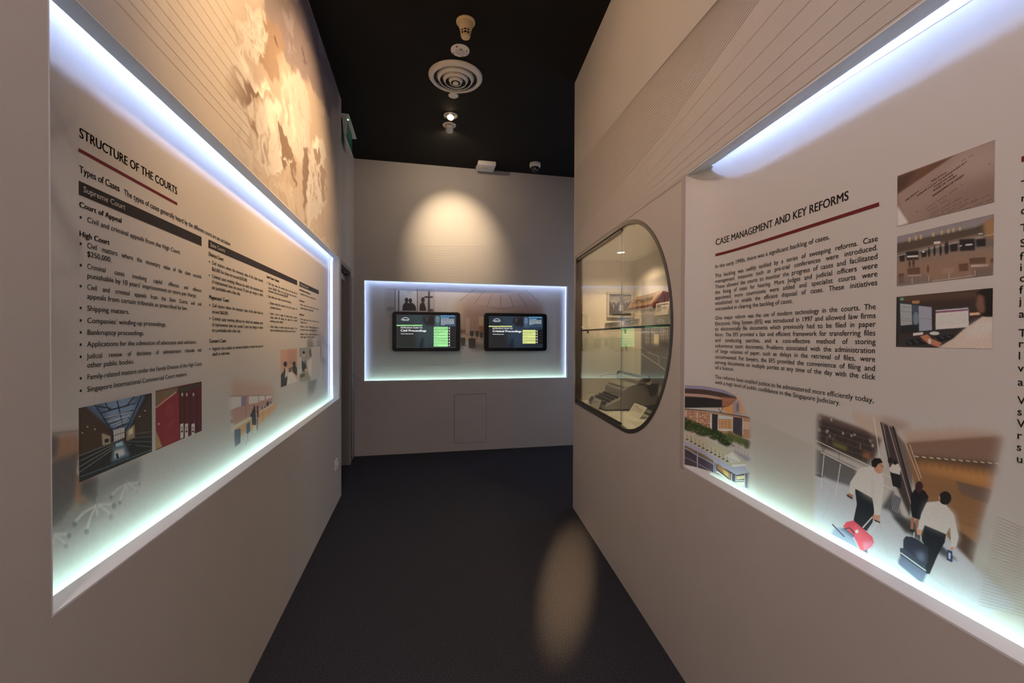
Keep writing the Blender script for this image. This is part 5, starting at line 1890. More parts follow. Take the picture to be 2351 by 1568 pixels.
screen(dict(label='touch screen with green buttons reading Introduction to Civil Proceedings', crop=(890, 700, 13.06), out=((140, 700), (2172, 700)), z0=1.235, z1=1.707,
            scr=(262, 290, 2050, 1290), bg=(44, 50, 54), tint=(50, 66, 70), info=(1585, 315, 2008, 632), btn=(1383, 655, 1812, 1253, 7), hatch=False, bar=(262, 600, 1045, 630), col=(166, 240, 160),
            texts=[('INTRODUCTION TO', 390, 705, 1045, 50, 'r'), ('Civil Proceedings', 390, 798, 1165, 64, 'b'), ('Touch to find out more.', 395, 876, 775, 28, 'b')], logo=(533, 440, 260), nl=8,
            btexts=['Matters to be Considered before|Commencing Legal Proceedings', 'Modes of Commencing|Legal Proceedings', 'Pre-Trial', 'Trial', 'Assessment of Damages', 'Execution on a Judgement', 'Appeal']))
screen(dict(label='touch screen with yellow buttons reading Introduction to Criminal Proceedings', crop=(1100, 700, 13.06), out=((155, 700), (2028, 700)), z0=1.235, z1=1.707,
            scr=(290, 335, 1910, 1285), bg=(34, 36, 44), tint=(48, 62, 78), info=(1490, 355, 1878, 660), btn=(1305, 748, 1697, 1162, 5), hatch=True, bar=(288, 628, 992, 656), col=(222, 232, 144),
            texts=[('INTRODUCTION TO', 400, 725, 1000, 48, 'r'), ('Criminal Proceedings', 400, 815, 1272, 62, 'b'), ('Touch to find out more.', 405, 890, 752, 27, 'b')], logo=(530, 475, 240), nl=6,
            btexts=['When an Accused is Charged', 'Engaging a Lawyer', 'Pre-Trial', 'What Happens During Trial?', 'Appeal']))

# ------------------------------------------------------------------ display case in the right wall
DC = thing('display_case', 'built-in glass case with a rounded steel frame in the right wall', 'display case', FR(0.87, 0.0, DZ0))
bpy.context.view_layer.update()


def ring(lo, li, d0, d1):
    bm = B()
    n = len(lo)
    A = [[bm.verts.new(FR(s, d, z)) for s, z in lp] for lp, d in ((lo, d0), (li, d0), (li, d1), (lo, d1))]
    for k in range(4):
        a, b = A[k], A[(k + 1) % 4]
        for i in range(n):
            j = (i + 1) % n
            bm.faces.new((a[i], a[j], b[j], b[i]))
    return bm


fr = obj('frame', ring(dshape(0.0), dshape(0.020), -0.004, 0.05), M_bronze, DC)
CS0, CS1, CDB, CZ0, CZ1 = 0.045, 1.73, 0.50, 0.895, 2.033
obj('back_panel', boxes(FR, (CS0, CS1, CDB, CDB + 0.012, CZ0, CZ1)), M_case, DC)
obj('end_panel', boxes(FR, (CS0 - 0.012, CS0, T + 0.001, CDB + 0.012, CZ0 - 0.012, CZ1 + 0.012)), M_case, DC)
obj('end_panel', boxes(FR, (CS1, CS1 + 0.012, T + 0.001, CDB + 0.012, CZ0 - 0.012, CZ1 + 0.012)), M_case, DC)
obj('floor_panel', boxes(FR, (CS0, CS1, T + 0.001, CDB + 0.012, CZ0 - 0.012, CZ0)), M_case, DC)
obj('top_panel', boxes(FR, (CS0, CS1, T + 0.001, CDB + 0.012, CZ1, CZ1 + 0.012)), M_case, DC)
gl = obj('glass_pane', boxes(FR, (DS0 + 0.026, 1.045, 0.018, 0.024, DZ0 + 0.026, DZ1 - 0.026)), M_glass, DC)
pts = [q for q in dshape(0.026) if q[0] > DS0 + 0.1]
pts = [(1.040, DZ0 + 0.026)] + pts + [(1.040, DZ1 - 0.026)]
bm = B()
prism(bm, FR, pts, 0.008, 0.014)
g2 = obj('glass_pane', bm, M_glass, DC)
obj('pane_edge', boxes(FR, (1.0395, 1.0405, 0.010, 0.0125, DZ0 + 0.027, DZ1 - 0.027)), mat('glass_edge', (0.10, 0.12, 0.10), 0.2, 0.6), g2)
obj('top_rail', boxes(FR, (DS0 + 0.022, 1.045, 0.004, 0.016, DZ1 - 0.034, DZ1 - 0.020)), M_bronze, DC)
obj('bottom_rail', boxes(FR, (DS0 + 0.026, 1.045, 0.004, 0.016, DZ0 + 0.026, DZ0 + 0.036)), M_black, DC)
for (s, d, wt) in ((0.396, 0.25, 26.0), (1.15, 0.17, 14.0)):
    q = FR(s, d, CZ1)
    bm = B()
    lathe(bm, q, [(0.028, 0.0), (0.034, 0.0), (0.034, 0.004), (0.028, 0.004)], 28)
    dl = obj('case_downlight', bm, M_white, DC)
    bm = B()
    lathe(bm, q, [(0, 0.0015), (0.028, 0.0015)], 28)
    obj('lens', bm, mat_emit('warm_lens', (1, 0.85, 0.6), 9.0), dl)
    spot('case_spot_light', (q[0], q[1], CZ1 - 0.012), (q[0], q[1], 0.9), wt * 1.15, 146, 1.0, (1.0, 0.75, 0.44), 0.02)

# courtroom picture on the back of the case
cmw = thing('case_mural', 'dim brown print of an old courtroom on the back of the glass case', 'mural', FR(0.8, CDB, 1.0))
bpy.context.view_layer.update()
uvc = lambda x, y: uv_rplane(x, y, CDB)
p = Pic(uvc, [(1470, 640), (1550, 640), (1550, 885), (1470, 885)], 150, 190, (150, 130, 104), paper=np.array((0.66, 0.62, 0.55)), bg=(96, 84, 74)).at(1310, 640, 7.84)
p.poly([(1230, 0), (1900, 0), (1900, 520), (1230, 520)], (138, 120, 102), 0.8, 8)
p.poly([(1380, 0), (1480, 60), (1720, 130), (1900, 200), (1900, 0)], (92, 78, 66), 0.8, 6)
p.poly([(1250, 900), (1900, 800), (1900, 1900), (1230, 1900), (1230, 1250)], (78, 66, 60), 0.95, 8)
for x in (1350, 1460, 1620, 1700):
    p.poly([(x, 900), (x + 60, 895), (x + 60, 1160), (x, 1170)], (120, 104, 84), 0.9, 1)
    p.line([(x + 30, 900), (x + 30, 1165)], 10, (54, 46, 42))
    for y in (960, 1030, 1100):
        p.line([(x, y), (x + 60, y)], 8, (54, 46, 42))
p.poly([(1500, 1000), (1590, 1000), (1590, 1180), (1500, 1170)], (170, 142, 104), 0.9, 2)
p.line([(1260, 1340), (1600, 1560), (1700, 1640)], 12, (158, 136, 112))
p.line([(1390, 1320), (1590, 1400), (1590, 1540)], 10, (150, 130, 108))
p.line([(1250, 1230), (1420, 1310)], 8, (140, 122, 102))
p.line([(1640, 1400), (1740, 1440)], 8, (140, 122, 102))
p.poly([(1600, 1110), (1780, 1100), (1780, 1240), (1600, 1200)], (50, 42, 40), 0.9, 3)
p.edge(12).grain(0.05, 51, 0.9)
p.make('picture', lambda u, z, off: FR(u, CDB - off, z), M_print, cmw, 0.0008)

# glass shelf
sh = thing('glass_shelf', 'green-edged glass shelf across the middle of the glass case', 'shelf', FR(0.8, 0.25, 1.452))
bpy.context.view_layer.update()
obj('pane', boxes(FR, (CS0 + 0.035, CS1 - 0.01, 0.04, 0.44, 1.455, 1.465)), M_shelf, sh)
obj('front_edge', boxes(FR, (CS0 + 0.035, CS1 - 0.01, 0.0385, 0.04, 1.4545, 1.4655)), mat('green_edge', (0.012, 0.028, 0.024), 0.2, 0.6), sh)
for s in (CS0 + 0.06, CS1 - 0.03):
    for d in (0.09, 0.40):
        bm = B()
        tube(bm, FR(s, d, 1.4545), FR(s, d, 1.437), 0.008, 12)
        obj('support_stud', bm, M_black, sh)

# framed photograph on the far end of the case
fp = thing('framed_photo', 'framed black and white group photograph inside the glass case', 'picture', FR(0.05, 0.37, 1.57))
bpy.context.view_layer.update()


def FE(u, d, z):                # far end of the case: u along depth, d towards the viewer
    return FR(CS0 + d, u, z)


fa, fb, za, zb = 0.262, 0.486, 1.568, 1.776
bm = B()
for (a, b, c, e) in ((fa, fb, za, za + 0.018), (fa, fb, zb - 0.018, zb), (fa, fa + 0.018, za + 0.018, zb - 0.018), (fb - 0.018, fb, za + 0.018, zb - 0.018)):
    box(bm, FE, a, b, 0.001, 0.02, c, e)
obj('frame', bm, mat('photo_frame', (0.50, 0.47, 0.42), 0.4, 0.5, metal=0.3), fp)
obj('backing', boxes(FE, (fa + 0.01, fb - 0.01, 0.001, 0.008, za + 0.01, zb - 0.01)), M_card, fp)


def uve(x, y):
    q = hit(x, y, RP - RDR * (CS0 + 0.009), RDR)
    return np.dot(q - RP, RN), q[2]


p = Pic(uve, [(1397, 684), (1450, 677), (1450, 726), (1397, 728)], 110, 100, (196, 172, 136), paper=np.array((0.6, 0.57, 0.5)), bg=(66, 58, 54)).at(1310, 640, 7.84)
p.poly([(690, 340), (1090, 300), (1090, 420), (690, 420)], (150, 132, 108), 0.9, 5)
p.poly([(880, 330), (960, 325), (960, 600), (880, 600)], (74, 64, 58), 0.8, 3)
for (x, yh, c_, h) in ((738, 385, (34, 30, 32), 230), (820, 400, (34, 30, 32), 220), (910, 430, (176, 160, 138), 150), (985, 400, (60, 54, 54), 180), (1032, 385, (34, 30, 34), 200), (772, 475, (40, 36, 38), 120)):
    p.poly([(x - 32, yh + 40), (x + 32, yh + 40), (x + 36, yh + h), (x - 36, yh + h)], c_, 0.95, 1)
    p.ell(x, yh, 14, 22, (176, 158, 134))
    p.ell(x, yh - 16, 14, 12, (28, 24, 24))
    p.poly([(x - 6, yh + 26), (x + 6, yh + 26), (x, yh + 90)], (200, 184, 158), 0.9)
p.poly([(700, 610), (1080, 600), (1080, 690), (700, 690)], (40, 34, 32), 0.7, 6)
p.make('photo', lambda u, z, off: FE(u, 0.0085 + off, z), M_print, fp, 0.0008)


def card(name, label, s0, s1, d0, z0, h, tilt, rows, cat='label card'):
    """small printed card leaning back, facing the glass"""
    t = thing(name, label, cat, FR((s0 + s1) / 2, d0, z0))
    bpy.context.view_layer.update()
    dd = h * math.tan(tilt)
    bm = B()
    vs = []
    for s in (s0, s1):
        for (k, e) in ((0, 0), (1, 0), (0, 1), (1, 1)):
            vs.append(bm.verts.new(FR(s, d0 + dd * k + 0.003 * e, z0 + h * k)))
    for f in ((0, 1, 3, 2), (4, 6, 7, 5), (0, 4, 5, 1), (2, 3, 7, 6), (0, 2, 6, 4), (1, 5, 7, 3)):
        bm.faces.new([vs[i] for i in f])
    obj('card', bm, M_card, t)
    bm = B()
    prism(bm, lambda u, d, z: FR(u, d, z), [(d0 + 0.004, z0 + 0.001), (d0 + dd * .9 + 0.004, z0 + h * .9), (d0 + dd * .9 + 0.03, z0 + 0.001)], s0 + 0.02, s1 - 0.02, 'dz')
    obj('easel', bm, M_acryl, t)
    ink = Ink()
    L = s1 - s0
    rng = random.Random(int(s0 * 100))
    for k, (fr_, wd) in enumerate(rows):
        zz = h * (0.84 - 0.115 * k)
        x = s0 + L * 0.10
        end = s0 + L * (0.10 + 0.80 * fr_)
        while x < end:
            w_ = min(rng.uniform(0.008, 0.02), end - x)
            ink.line((x, zz), (x + w_, zz), wd)
            x += w_ + 0.004
    ink.make('lettering', lambda u, z, off: FR(u, d0 + dd * z / h - off, z0 + z), M_ink, t, 0.0006)
    return t


TXT = [(0.5, 0.0035), (1.0, 0.002), (1.0, 0.002), (0.35, 0.002)]
card('label_card', 'small white label card in front of the large typewriter keyboard', 0.382, 0.553, 0.028, CZ0 + 0.001, 0.068, 0.35, [(0.12, 0.003), (1, 0.002), (0.9, 0.002), (0.2, 0.002)])
card('label_card', 'white label card at the near corner of the large typewriter', 0.692, 0.885, 0.190, CZ0 + 0.001, 0.070, 0.6, [(0.45, 0.0035), (1, 0.002), (1, 0.002), (0.95, 0.002), (0.2, 0.002)])
card('label_card', 'white label card cut off by the curve of the case frame', 0.93, 1.12, 0.215, CZ0 + 0.001, 0.060, 0.6, [(0.3, 0.0035), (0.6, 0.002), (0.8, 0.002), (0.7, 0.002), (0.6, 0.002)])
card('label_card', 'long label card on the shelf below the framed photograph', 0.30, 0.62, 0.16, 1.4665, 0.048, 0.1, [(0.5, 0.003), (1, 0.002), (1, 0.002), (0.95, 0.002)])
card('label_card', 'label card on the shelf under the wooden nameplate', 0.66, 0.92, 0.17, 1.4665, 0.056, 0.1, [(1, 0.004), (0.4, 0.004), (1, 0.002), (1, 0.002), (0.6, 0.002)])
card('label_card', 'tall white label card beside the wooden nameplate', 1.06, 1.22, 0.205, 1.530, 0.072, 0.12, [(1, 0.004), (0.4, 0.004), (0.9, 0.002), (1, 0.002), (0.5, 0.002)])
card('label_card', 'white label card at the rounded end of the glass shelf', 1.27, 1.45, 0.19, 1.4665, 0.062, 0.12, [(0.6, 0.0035), (0.9, 0.002), (0.7, 0.002)])

# wooden nameplate on a clear riser
ri = thing('acrylic_riser', 'clear acrylic stand under the wooden nameplate', 'stand', FR(0.83, 0.27, 1.4655))
bpy.context.view_layer.update()
obj('top', boxes(FR, (0.60, 1.06, 0.19, 0.33, 1.575, 1.580)), M_acryl, ri)
obj('side', boxes(FR, (0.60, 0.605, 0.19, 0.33, 1.4655, 1.575)), M_acryl, ri)
obj('side', boxes(FR, (1.055, 1.06, 0.19, 0.33, 1.4655, 1.575)), M_acryl, ri)
obj('front_lip', boxes(FR, (0.60, 1.06, 0.186, 0.190, 1.573, 1.584)), mat('lit_acrylic_edge', (0.75, 0.70, 0.62), 0.2, 0.6), ri)
r2 = thing('acrylic_riser', 'clear acrylic block under the tall label card', 'stand', FR(1.14, 0.24, 1.4655))
bpy.context.view_layer.update()
obj('block', boxes(FR, (1.07, 1.22, 0.20, 0.28, 1.4655, 1.529)), M_acryl, r2)
npl = thing('nameplate', 'brown wooden nameplate lettered Deputy Registrar on a clear stand', 'nameplate', FR(0.82, 0.25, 1.581))
bpy.context.view_layer.update()
bm = B()
prism(bm, FR, [(0.197, 1.5805), (0.300, 1.5805), (0.300, 1.672), (0.262, 1.680), (0.200, 1.592)], 0.615, 1.045, 'dz')
obj('block', bevel(bm, 0.004), M_wood, npl)
fd = lambda t_: (0.2025 + (0.2605 - 0.2025) * t_, 1.5955 + (1.6775 - 1.5955) * t_)


def SN(u, t_, off):
    d, z = fd(t_)
    n_ = np.array([-(1.6775 - 1.5955), (0.2605 - 0.2025)])
    n_ = n_ / np.linalg.norm(n_)
    return FR(u, d + n_[0] * off, z + n_[1] * off)


Ink().quad((0.632, 0.10), (1.015, 0.10), (1.015, 0.97), (0.632, 0.97)).make('face_plate', SN, M_tan, npl, 0.0008)
ink = Ink()
ink.text(None, 'DEPUTY REGISTRAR', 0.668, 0.38, 0.30, 0.30, 'm')
ink.make('lettering', SN, M_ink, npl, 0.0016)

# ---- large typewriter
tw = thing('typewriter', 'large grey manual typewriter with black keys in the glass case', 'typewriter', FR(0.39, 0.25, CZ0))
bpy.context.view_layer.update()
bm = B()
prism(bm, FR, [(0.075, 0.903), (0.46, 0.903), (0.46, 1.045), (0.40, 1.083), (0.30, 1.083), (0.235, 1.062), (0.205, 1.035), (0.195, 0.985), (0.150, 0.962), (0.075, 0.930)], 0.20, 0.58, 'dz')
obj('body', bevel(bm, 0.007, 2), M_tw, tw)
bm = B()
prism(bm, FR, [(0.062, 0.905), (0.150, 0.905), (0.150, 0.952), (0.066, 0.930)], 0.215, 0.565, 'dz')
obj('keyboard_deck', bevel(bm, 0.006, 2), M_tw, tw)
bm = B()
prism(bm, FR, [(0.196, 0.990), (0.200, 0.990), (0.2255, 1.056), (0.2215, 1.058)], 0.235, 0.545, 'dz')
obj('front_cover', bm, mat('cover_grey', (0.12, 0.12, 0.115), 0.4, 0.4), tw)
bm = B()
for r_ in range(4):
    d = 0.078 + 0.030 * r_
    z = 0.940 + 0.0125 * r_
    for k in range(11):
        s = 0.235 + 0.0275 * k + 0.007 * (r_ % 2)
        box(bm, FR, s, s + 0.019, d, d + 0.019, z, z + 0.012)
box(bm, FR, 0.28, 0.50, 0.066, 0.073, 0.935, 0.945)
ks = obj('keys', bm, M_key, tw)
ks['kind'] = 'stuff'
obj('key_bed', boxes(FR, (0.225, 0.555, 0.070, 0.190, 0.925, 0.938)), M_twdark, tw)
bm = B()
prism(bm, FR, [(0.300, 1.083), (0.430, 1.083), (0.420, 1.118), (0.390, 1.128), (0.330, 1.125), (0.305, 1.108)], 0.17, 0.61, 'dz')
car = obj('carriage', bevel(bm, 0.004), M_tw, tw)
bm = B()
tube(bm, FR(0.15, 0.345, 1.120), FR(0.63, 0.345, 1.120), 0.019, 20)
obj('platen', bm, M_twdark, car)
for s in (0.125, 0.63):
    bm = B()
    tube(bm, FR(s, 0.345, 1.120), FR(s + 0.025, 0.345, 1.120), 0.022, 20)
    obj('platen_knob', bm, M_black, car)
bm = B()
tube(bm, FR(0.19, 0.30, 1.12), FR(0.17, 0.20, 1.115), 0.006)
tube(bm, FR(0.17, 0.20, 1.115), FR(0.165, 0.17, 1.09), 0.006)
obj('return_lever', bm, M_alu, car)
bm = B()
prism(bm, FR, [(0.37, 1.085), (0.45, 1.085), (0.44, 1.03), (0.415, 1.0), (0.395, 1.0), (0.385, 1.05)], 0.578, 0.612, 'dz')
obj('carriage_guard', bevel(bm, 0.003), M_twdark, car)
bm = B()
lathe(bm, FR(0.60, 0.365, 1.098), [(0, 0), (0.02, 0), (0.022, 0.006), (0.02, 0.03), (0, 0.03)], 20, (float(-RDR[0]), float(-RDR[1]), 0))
obj('release_button', bm, M_alu, car)
obj('side_panel', boxes(FR, (0.5795, 0.582, 0.27, 0.40, 0.94, 1.015)), M_tw, tw)
obj('base_skirt', boxes(FR, (0.205, 0.575, 0.08, 0.455, CZ0, 0.9035)), M_twdark, tw)

# ---- small dark keyboard machine behind the near label card
sm = thing('shorthand_machine', 'small black shorthand machine beside the large typewriter', 'machine', FR(0.78, 0.40, CZ0))
bpy.context.view_layer.update()
bm = B()
prism(bm, FR, [(0.385, CZ0), (0.47, CZ0), (0.47, 1.005), (0.40, 1.010), (0.390, 0.965)], 0.69, 0.88, 'dz')
obj('body', bevel(bm, 0.004), M_black, sm)
bm = B()
prism(bm, FR, [(0.300, CZ0), (0.388, CZ0), (0.388, 0.955), (0.300, 0.935)], 0.70, 0.87, 'dz')
obj('keyboard_deck', bevel(bm, 0.004), M_twdark, sm)
bm = B()
for r_ in range(3):
    for k in range(8):
        box(bm, FR, 0.71 + 0.0195 * k, 0.724 + 0.0195 * k, 0.306 + 0.026 * r_, 0.324 + 0.026 * r_, 0.936 + 0.006 * r_, 0.950 + 0.006 * r_)
ks = obj('keys', bm, M_black, sm)
ks['kind'] = 'stuff'
obj('chrome_rail', boxes(FR, (0.69, 0.88, 0.292, 0.299, 0.915, 0.935)), M_alu, sm)
obj('paper_tray', boxes(FR, (0.71, 0.86, 0.40, 0.46, 1.0095, 1.0125)), mat('brass_tray', (0.62, 0.48, 0.26), 0.3, 0.5, metal=0.8), sm)

# ------------------------------------------------------------------ ceiling fittings
cx = 0.281


def cthing(name, label, cat, x, y, z=CEIL):
    t = thing(name, label, cat, (x, y, z))
    bpy.context.view_layer.update()
    return t


t = cthing('smoke_detector', 'cream cone-shaped smoke detector on the black ceiling', 'smoke detector', 0.294, 2.841)
bm = B()
lathe(bm, (0.294, 2.841, CEIL), [(0, 0), (0.063, 0), (0.063, 0.006), (0.058, 0.011), (0.050, 0.012)], 40)
obj('base', bm, M_cream, t, True)
bm = B()
lathe(bm, (0.294, 2.841, CEIL), [(0.050, 0.010), (0.047, 0.030), (0.036, 0.062), (0, 0.062)], 40)
obj('body', bm, M_cream, t, True)
bm = B()
lathe(bm, (0.294, 2.841, CEIL), [(0, 0.060), (0.031, 0.060), (0.029, 0.090), (0, 0.090)], 30)
ch = obj('sensing_chamber', bm, M_dark, t)
for k in range(9):
    a = 2 * math.pi * k / 9
    c, s = math.cos(a), math.sin(a)
    bm = B()
    tube(bm, (0.294 + .0345 * c, 2.841 + .0345 * s, CEIL - 0.060), (0.294 + .029 * c, 2.841 + .029 * s, CEIL - 0.095), 0.0035, 6)
    obj('guard_bar', bm, M_cream, ch)
bm = B()
lathe(bm, (0.294, 2.841, CEIL), [(0.0335, 0.073), (0.0345, 0.073), (0.0335, 0.079), (0.0325, 0.079), (0.0335, 0.073)], 30)
obj('guard_ring', bm, M_cream, ch)
bm = B()
lathe(bm, (0.294, 2.841, CEIL), [(0, 0.090), (0.030, 0.090), (0.028, 0.104), (0, 0.106)], 30)
obj('cap', bm, M_cream, t, False)

t = cthing('occupancy_sensor', 'round white ceiling sensor with small symbols', 'sensor', 0.284, 3.128)
bm = B()
lathe(bm, (0.284, 3.128, CEIL), [(0, 0), (0.068, 0), (0.068, 0.004), (0.064, 0.008), (0, 0.009)], 48)
obj('cover', bm, M_white, t)
bm = B()
lathe(bm, (0.284, 3.138, CEIL - 0.0085), [(0, 0), (0.034, 0), (0.030, 0.004), (0, 0.005)], 36)
obj('centre_disc', bm, mat('sensor_grey', (0.62, 0.61, 0.60), 0.4, 0.4), t)
for (dx, dy, r_, m_) in ((-0.045, 0.030, 0.006, mat('red_led', (0.6, 0.08, 0.05), 0.4, 0.4)), (0.022, 0.050, 0.005, mat('olive_mark', (0.16, 0.18, 0.04), 0.5, 0.3)), (-0.028, -0.046, 0.007, M_twdark), (0.004, -0.026, 0.007, M_black), (0.046, -0.012, 0.006, M_twdark), (0.052, 0.022, 0.010, mat('blue_mark', (0.42, 0.48, 0.70), 0.5, 0.3))):
    bm = B()
    lathe(bm, (0.284 + dx, 3.128 + dy, CEIL - (0.0095 if abs(dx) > .03 or abs(dy) > .04 else 0.0125)), [(0, 0), (r_, 0), (r_, 0.0015), (0, 0.0015)], 12)
    obj('symbol', bm, m_, t)

t = cthing('air_diffuser', 'large round white air diffuser with stepped rings', 'air vent', 0.278, 3.452)
c0 = (0.278, 3.452, CEIL)
bm = B()
lathe(bm, c0, [(0.178, 0.030), (0.178, 0.0), (0.214, 0.0), (0.214, 0.006), (0.204, 0.018), (0.190, 0.026), (0.181, 0.028), (0.172, 0.018)], 64)
obj('outer_ring', bm, M_white, t, True)
bm = B()
lathe(bm, c0, [(0, 0.001), (0.180, 0.001)], 48)
obj('throat', bm, mat('vent_grey', (0.10, 0.095, 0.09), 0.7, 0.2), t)
for (r0, r1, h0, h1) in ((0.122, 0.150, 0.036, 0.006), (0.080, 0.108, 0.046, 0.012), (0.038, 0.062, 0.052, 0.020)):
    bm = B()
    lathe(bm, c0, [(r0 - 0.0, h0), (r0 + 0.006, h0 + 0.002), (r1, h1), (r1 - 0.004, h1), (r0, h0)], 56)
    obj('cone_ring', bm, M_white, t, True)
bm = B()
lathe(bm, c0, [(0, 0.048), (0.020, 0.048), (0.024, 0.052), (0.024, 0.056), (0.012, 0.058), (0, 0.058)], 32)
obj('centre_cone', bm, M_white, t, True)
for a in (0.4, 2.5, 4.6):
    bm = B()
    tube(bm, (0.278 + .03 * math.cos(a), 3.452 + .03 * math.sin(a), CEIL - 0.02), (0.278 + .175 * math.cos(a), 3.452 + .175 * math.sin(a), CEIL - 0.006), 0.004, 6)
    obj('strut', bm, M_alu, t)

bm = B()
lathe(bm, (0.281, 3.722, CEIL), [(0, 0), (0.043, 0), (0.043, 0.003), (0.039, 0.006), (0, 0.006)], 40)
o = obj('blanking_plate', bm, M_white)
tag(o, 'small plain white disc on the ceiling next to the air diffuser', 'cover plate')

for (y, lit, lab) in ((4.061, True, 'lit round ceiling spotlight glowing warm on the black ceiling'), (4.247, False, 'round ceiling spotlight with a white barrel turned to the end wall')):
    t = cthing('ceiling_spotlight', lab, 'spotlight', 0.281, y)
    bm = B()
    lathe(bm, (0.281, y, CEIL), [(0.044, -0.0), (0.066, 0.0), (0.066, 0.004), (0.060, 0.008), (0.048, 0.008), (0.044, 0.002)], 44)
    obj('trim_ring', bm, M_white, t, True)
    bm = B()
    lathe(bm, (0.281, y, CEIL), [(0, 0.0015), (0.046, 0.0015)], 36)
    obj('recess', bm, mat('warm_reflector', (0.5, 0.45, 0.38), 0.3, 0.5), t)
    if lit:
        ax = Vector((-0.10, -0.55, -0.83)).normalized()
        bm = B()
        lathe(bm, Vector((0.281, y, CEIL - 0.004)) - ax * 0.0, [(0.020, 0.0), (0.030, 0.012), (0.034, 0.030), (0.031, 0.030), (0.026, 0.012), (0.018, 0.002)], 30, ax)
        obj('lamp_reflector', bm, M_alu, t, True)
        bm = B()
        lathe(bm, Vector((0.281, y, CEIL - 0.004)), [(0, 0.006), (0.014, 0.010), (0.017, 0.018), (0.012, 0.026), (0, 0.029)], 24, ax)
        obj('bulb', bm, mat_emit('halogen_bulb', (1.0, 0.72, 0.36), 55.0), t, True)
    else:
        ax = Vector((0.06, 0.78, -0.55)).normalized()
        bm = B()
        lathe(bm, Vector((0.281, y - 0.012, CEIL - 0.010)), [(0, -0.005), (0.034, -0.005), (0.036, 0.0), (0.036, 0.062), (0.031, 0.064), (0.029, 0.050), (0, 0.048)], 36, ax)
        obj('barrel', bm, M_white, t, True)
        bm = B()
        lathe(bm, Vector((0.281, y - 0.012, CEIL - 0.010)), [(0, 0.0535), (0.028, 0.0535)], 30, ax)
        obj('lens', bm, mat_emit('spot_lens', (1.0, 0.80, 0.5), 12.0), t)
        q = Vector((0.281, y - 0.012, CEIL - 0.010)) + ax * 0.075
        spot('wall_spot_spill', q, (0.30, YB, 2.9), 13, 150, 1.0, (1.0, 0.74, 0.50), 0.03)
        spot('wall_spot_light', q, (0.41, YB, 2.60), 112, 58, 1.0, (1.0, 0.74, 0.46), 0.025)

t = cthing('wireless_box', 'white rounded box fixed to the ceiling by the end wall', 'box', 0.775, 5.10)
bm = B()
prism(bm, lambda u, d, z: (u, d, z), [(0, 0)] * 0 or [(0.668, CEIL - 0.052), (0.882, CEIL - 0.052), (0.882, CEIL), (0.668, CEIL)], 4.995, 5.215)
obj('casing', bevel(bm, 0.012, 3), M_white, t, True)
obj('base_plate', boxes(FW, (0.680, 0.870, 5.005, 5.205, CEIL - 0.006, CEIL - 0.0005)), M_white, t)
for (x, y, m_, w_) in ((0.735, 5.10, mat('amber_led', (0.5, 0.42, 0.05), 0.4, 0.3), 0.006), (0.775, 5.10, mat('grey_mark', (0.3, 0.3, 0.3), 0.5, 0.3), 0.006)):
    obj('indicator', boxes(FW, (x - w_, x + w_, y - 0.012, y + 0.012, CEIL - 0.0535, CEIL - 0.0515)), m_, t)
obj('side_catch', boxes(FW, (0.655, 0.669, 5.13, 5.16, CEIL - 0.035, CEIL - 0.02)), M_alu, t)

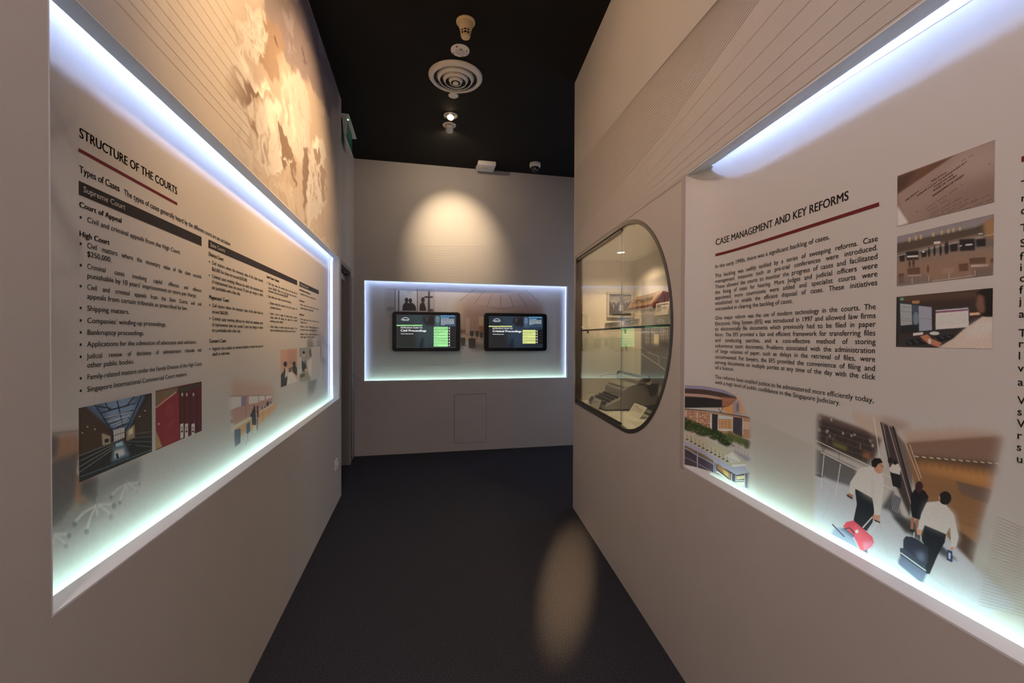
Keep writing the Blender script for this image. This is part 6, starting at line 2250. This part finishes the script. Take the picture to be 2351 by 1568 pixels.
t = cthing('dome_camera', 'white ceiling camera with a dark glass dome', 'security camera', 1.345, 4.95)
bm = B()
lathe(bm, (1.345, 4.95, CEIL), [(0, 0), (0.064, 0), (0.066, 0.006), (0.066, 0.036), (0.060, 0.048), (0.050, 0.050), (0, 0.050)], 44)
obj('base', bm, M_white, t, True)
bm = B()
lathe(bm, (1.345, 4.95, CEIL - 0.048), [(0.049 * math.cos(a), 0.052 * math.sin(a) + 0.006) for a in np.linspace(0, math.pi / 2 - 0.001, 9)] + [(0, 0.058)], 40)
obj('dome', bm, mat('smoked_dome', (0.012, 0.012, 0.014), 0.06, 0.6), t, True)
bm = B()
tube(bm, (1.335, 4.92, CEIL - 0.075), (1.328, 4.902, CEIL - 0.088), 0.013, 16)
obj('camera_eye', bm, M_alu, t)

# ------------------------------------------------------------------ exit sign
t = cthing('exit_sign', 'green exit sign hanging edge-on from the ceiling above the side door', 'exit sign', -0.685, 4.46)
obj('ceiling_plate', bevel(boxes(FW, (-0.725, -0.650, 4.235, 4.740, CEIL - 0.012, CEIL)), 0.003), M_white, t)
bm = B()
prism(bm, FW, [(-0.715, CEIL - 0.012), (-0.668, CEIL - 0.012), (-0.678, CEIL - 0.20), (-0.694, CEIL - 0.20)], 4.245, 4.275)
obj('end_cap', bm, M_white, t)
M_exit = mat('exit_green', (0.004, 0.10, 0.055), 0.3, 0.5, emit=(0.0, 0.20, 0.11), estr=0.05)
pane = obj('sign_face', boxes(FW, (-0.690, -0.682, 4.275, 4.660, CEIL - 0.205, CEIL - 0.012)), M_exit, t)
ink = Ink()
ink.text(None, 'EXIT', 4.335, CEIL - 0.165, 0.105, 0.27, 'm')
ink.make('sign_lettering', lambda u, z, off: (-0.682 + off, u, z), mat('exit_letters', (0.30, 0.42, 0.36), 0.4, 0.4, emit=(0.3, 0.5, 0.4), estr=0.04), t)
obj('bottom_rail', boxes(FW, (-0.694, -0.678, 4.245, 4.665, CEIL - 0.214, CEIL - 0.203)), M_white, t)
bm = B()
lathe(bm, (-0.672, 4.33, CEIL - 0.012), [(0, 0), (0.007, 0), (0.007, 0.003), (0, 0.005)], 14)
obj('power_led', bm, mat_emit('green_led', (0.2, 1.0, 0.3), 6.0), t)

# ------------------------------------------------------------------ switch plate low on the left wall
t = thing('switch_plate', 'small white switch plate low at the end of the left wall', 'switch', FL(3.735, 0, 0.31))
bpy.context.view_layer.update()
obj('plate', bevel(boxes(FL, (3.692, 3.778, -0.012, 0.0, 0.307, 0.395)), 0.004), M_white, t)
obj('rocker', bevel(boxes(FL, (3.735, 3.768, -0.018, -0.011, 0.335, 0.368)), 0.003), M_white, t)
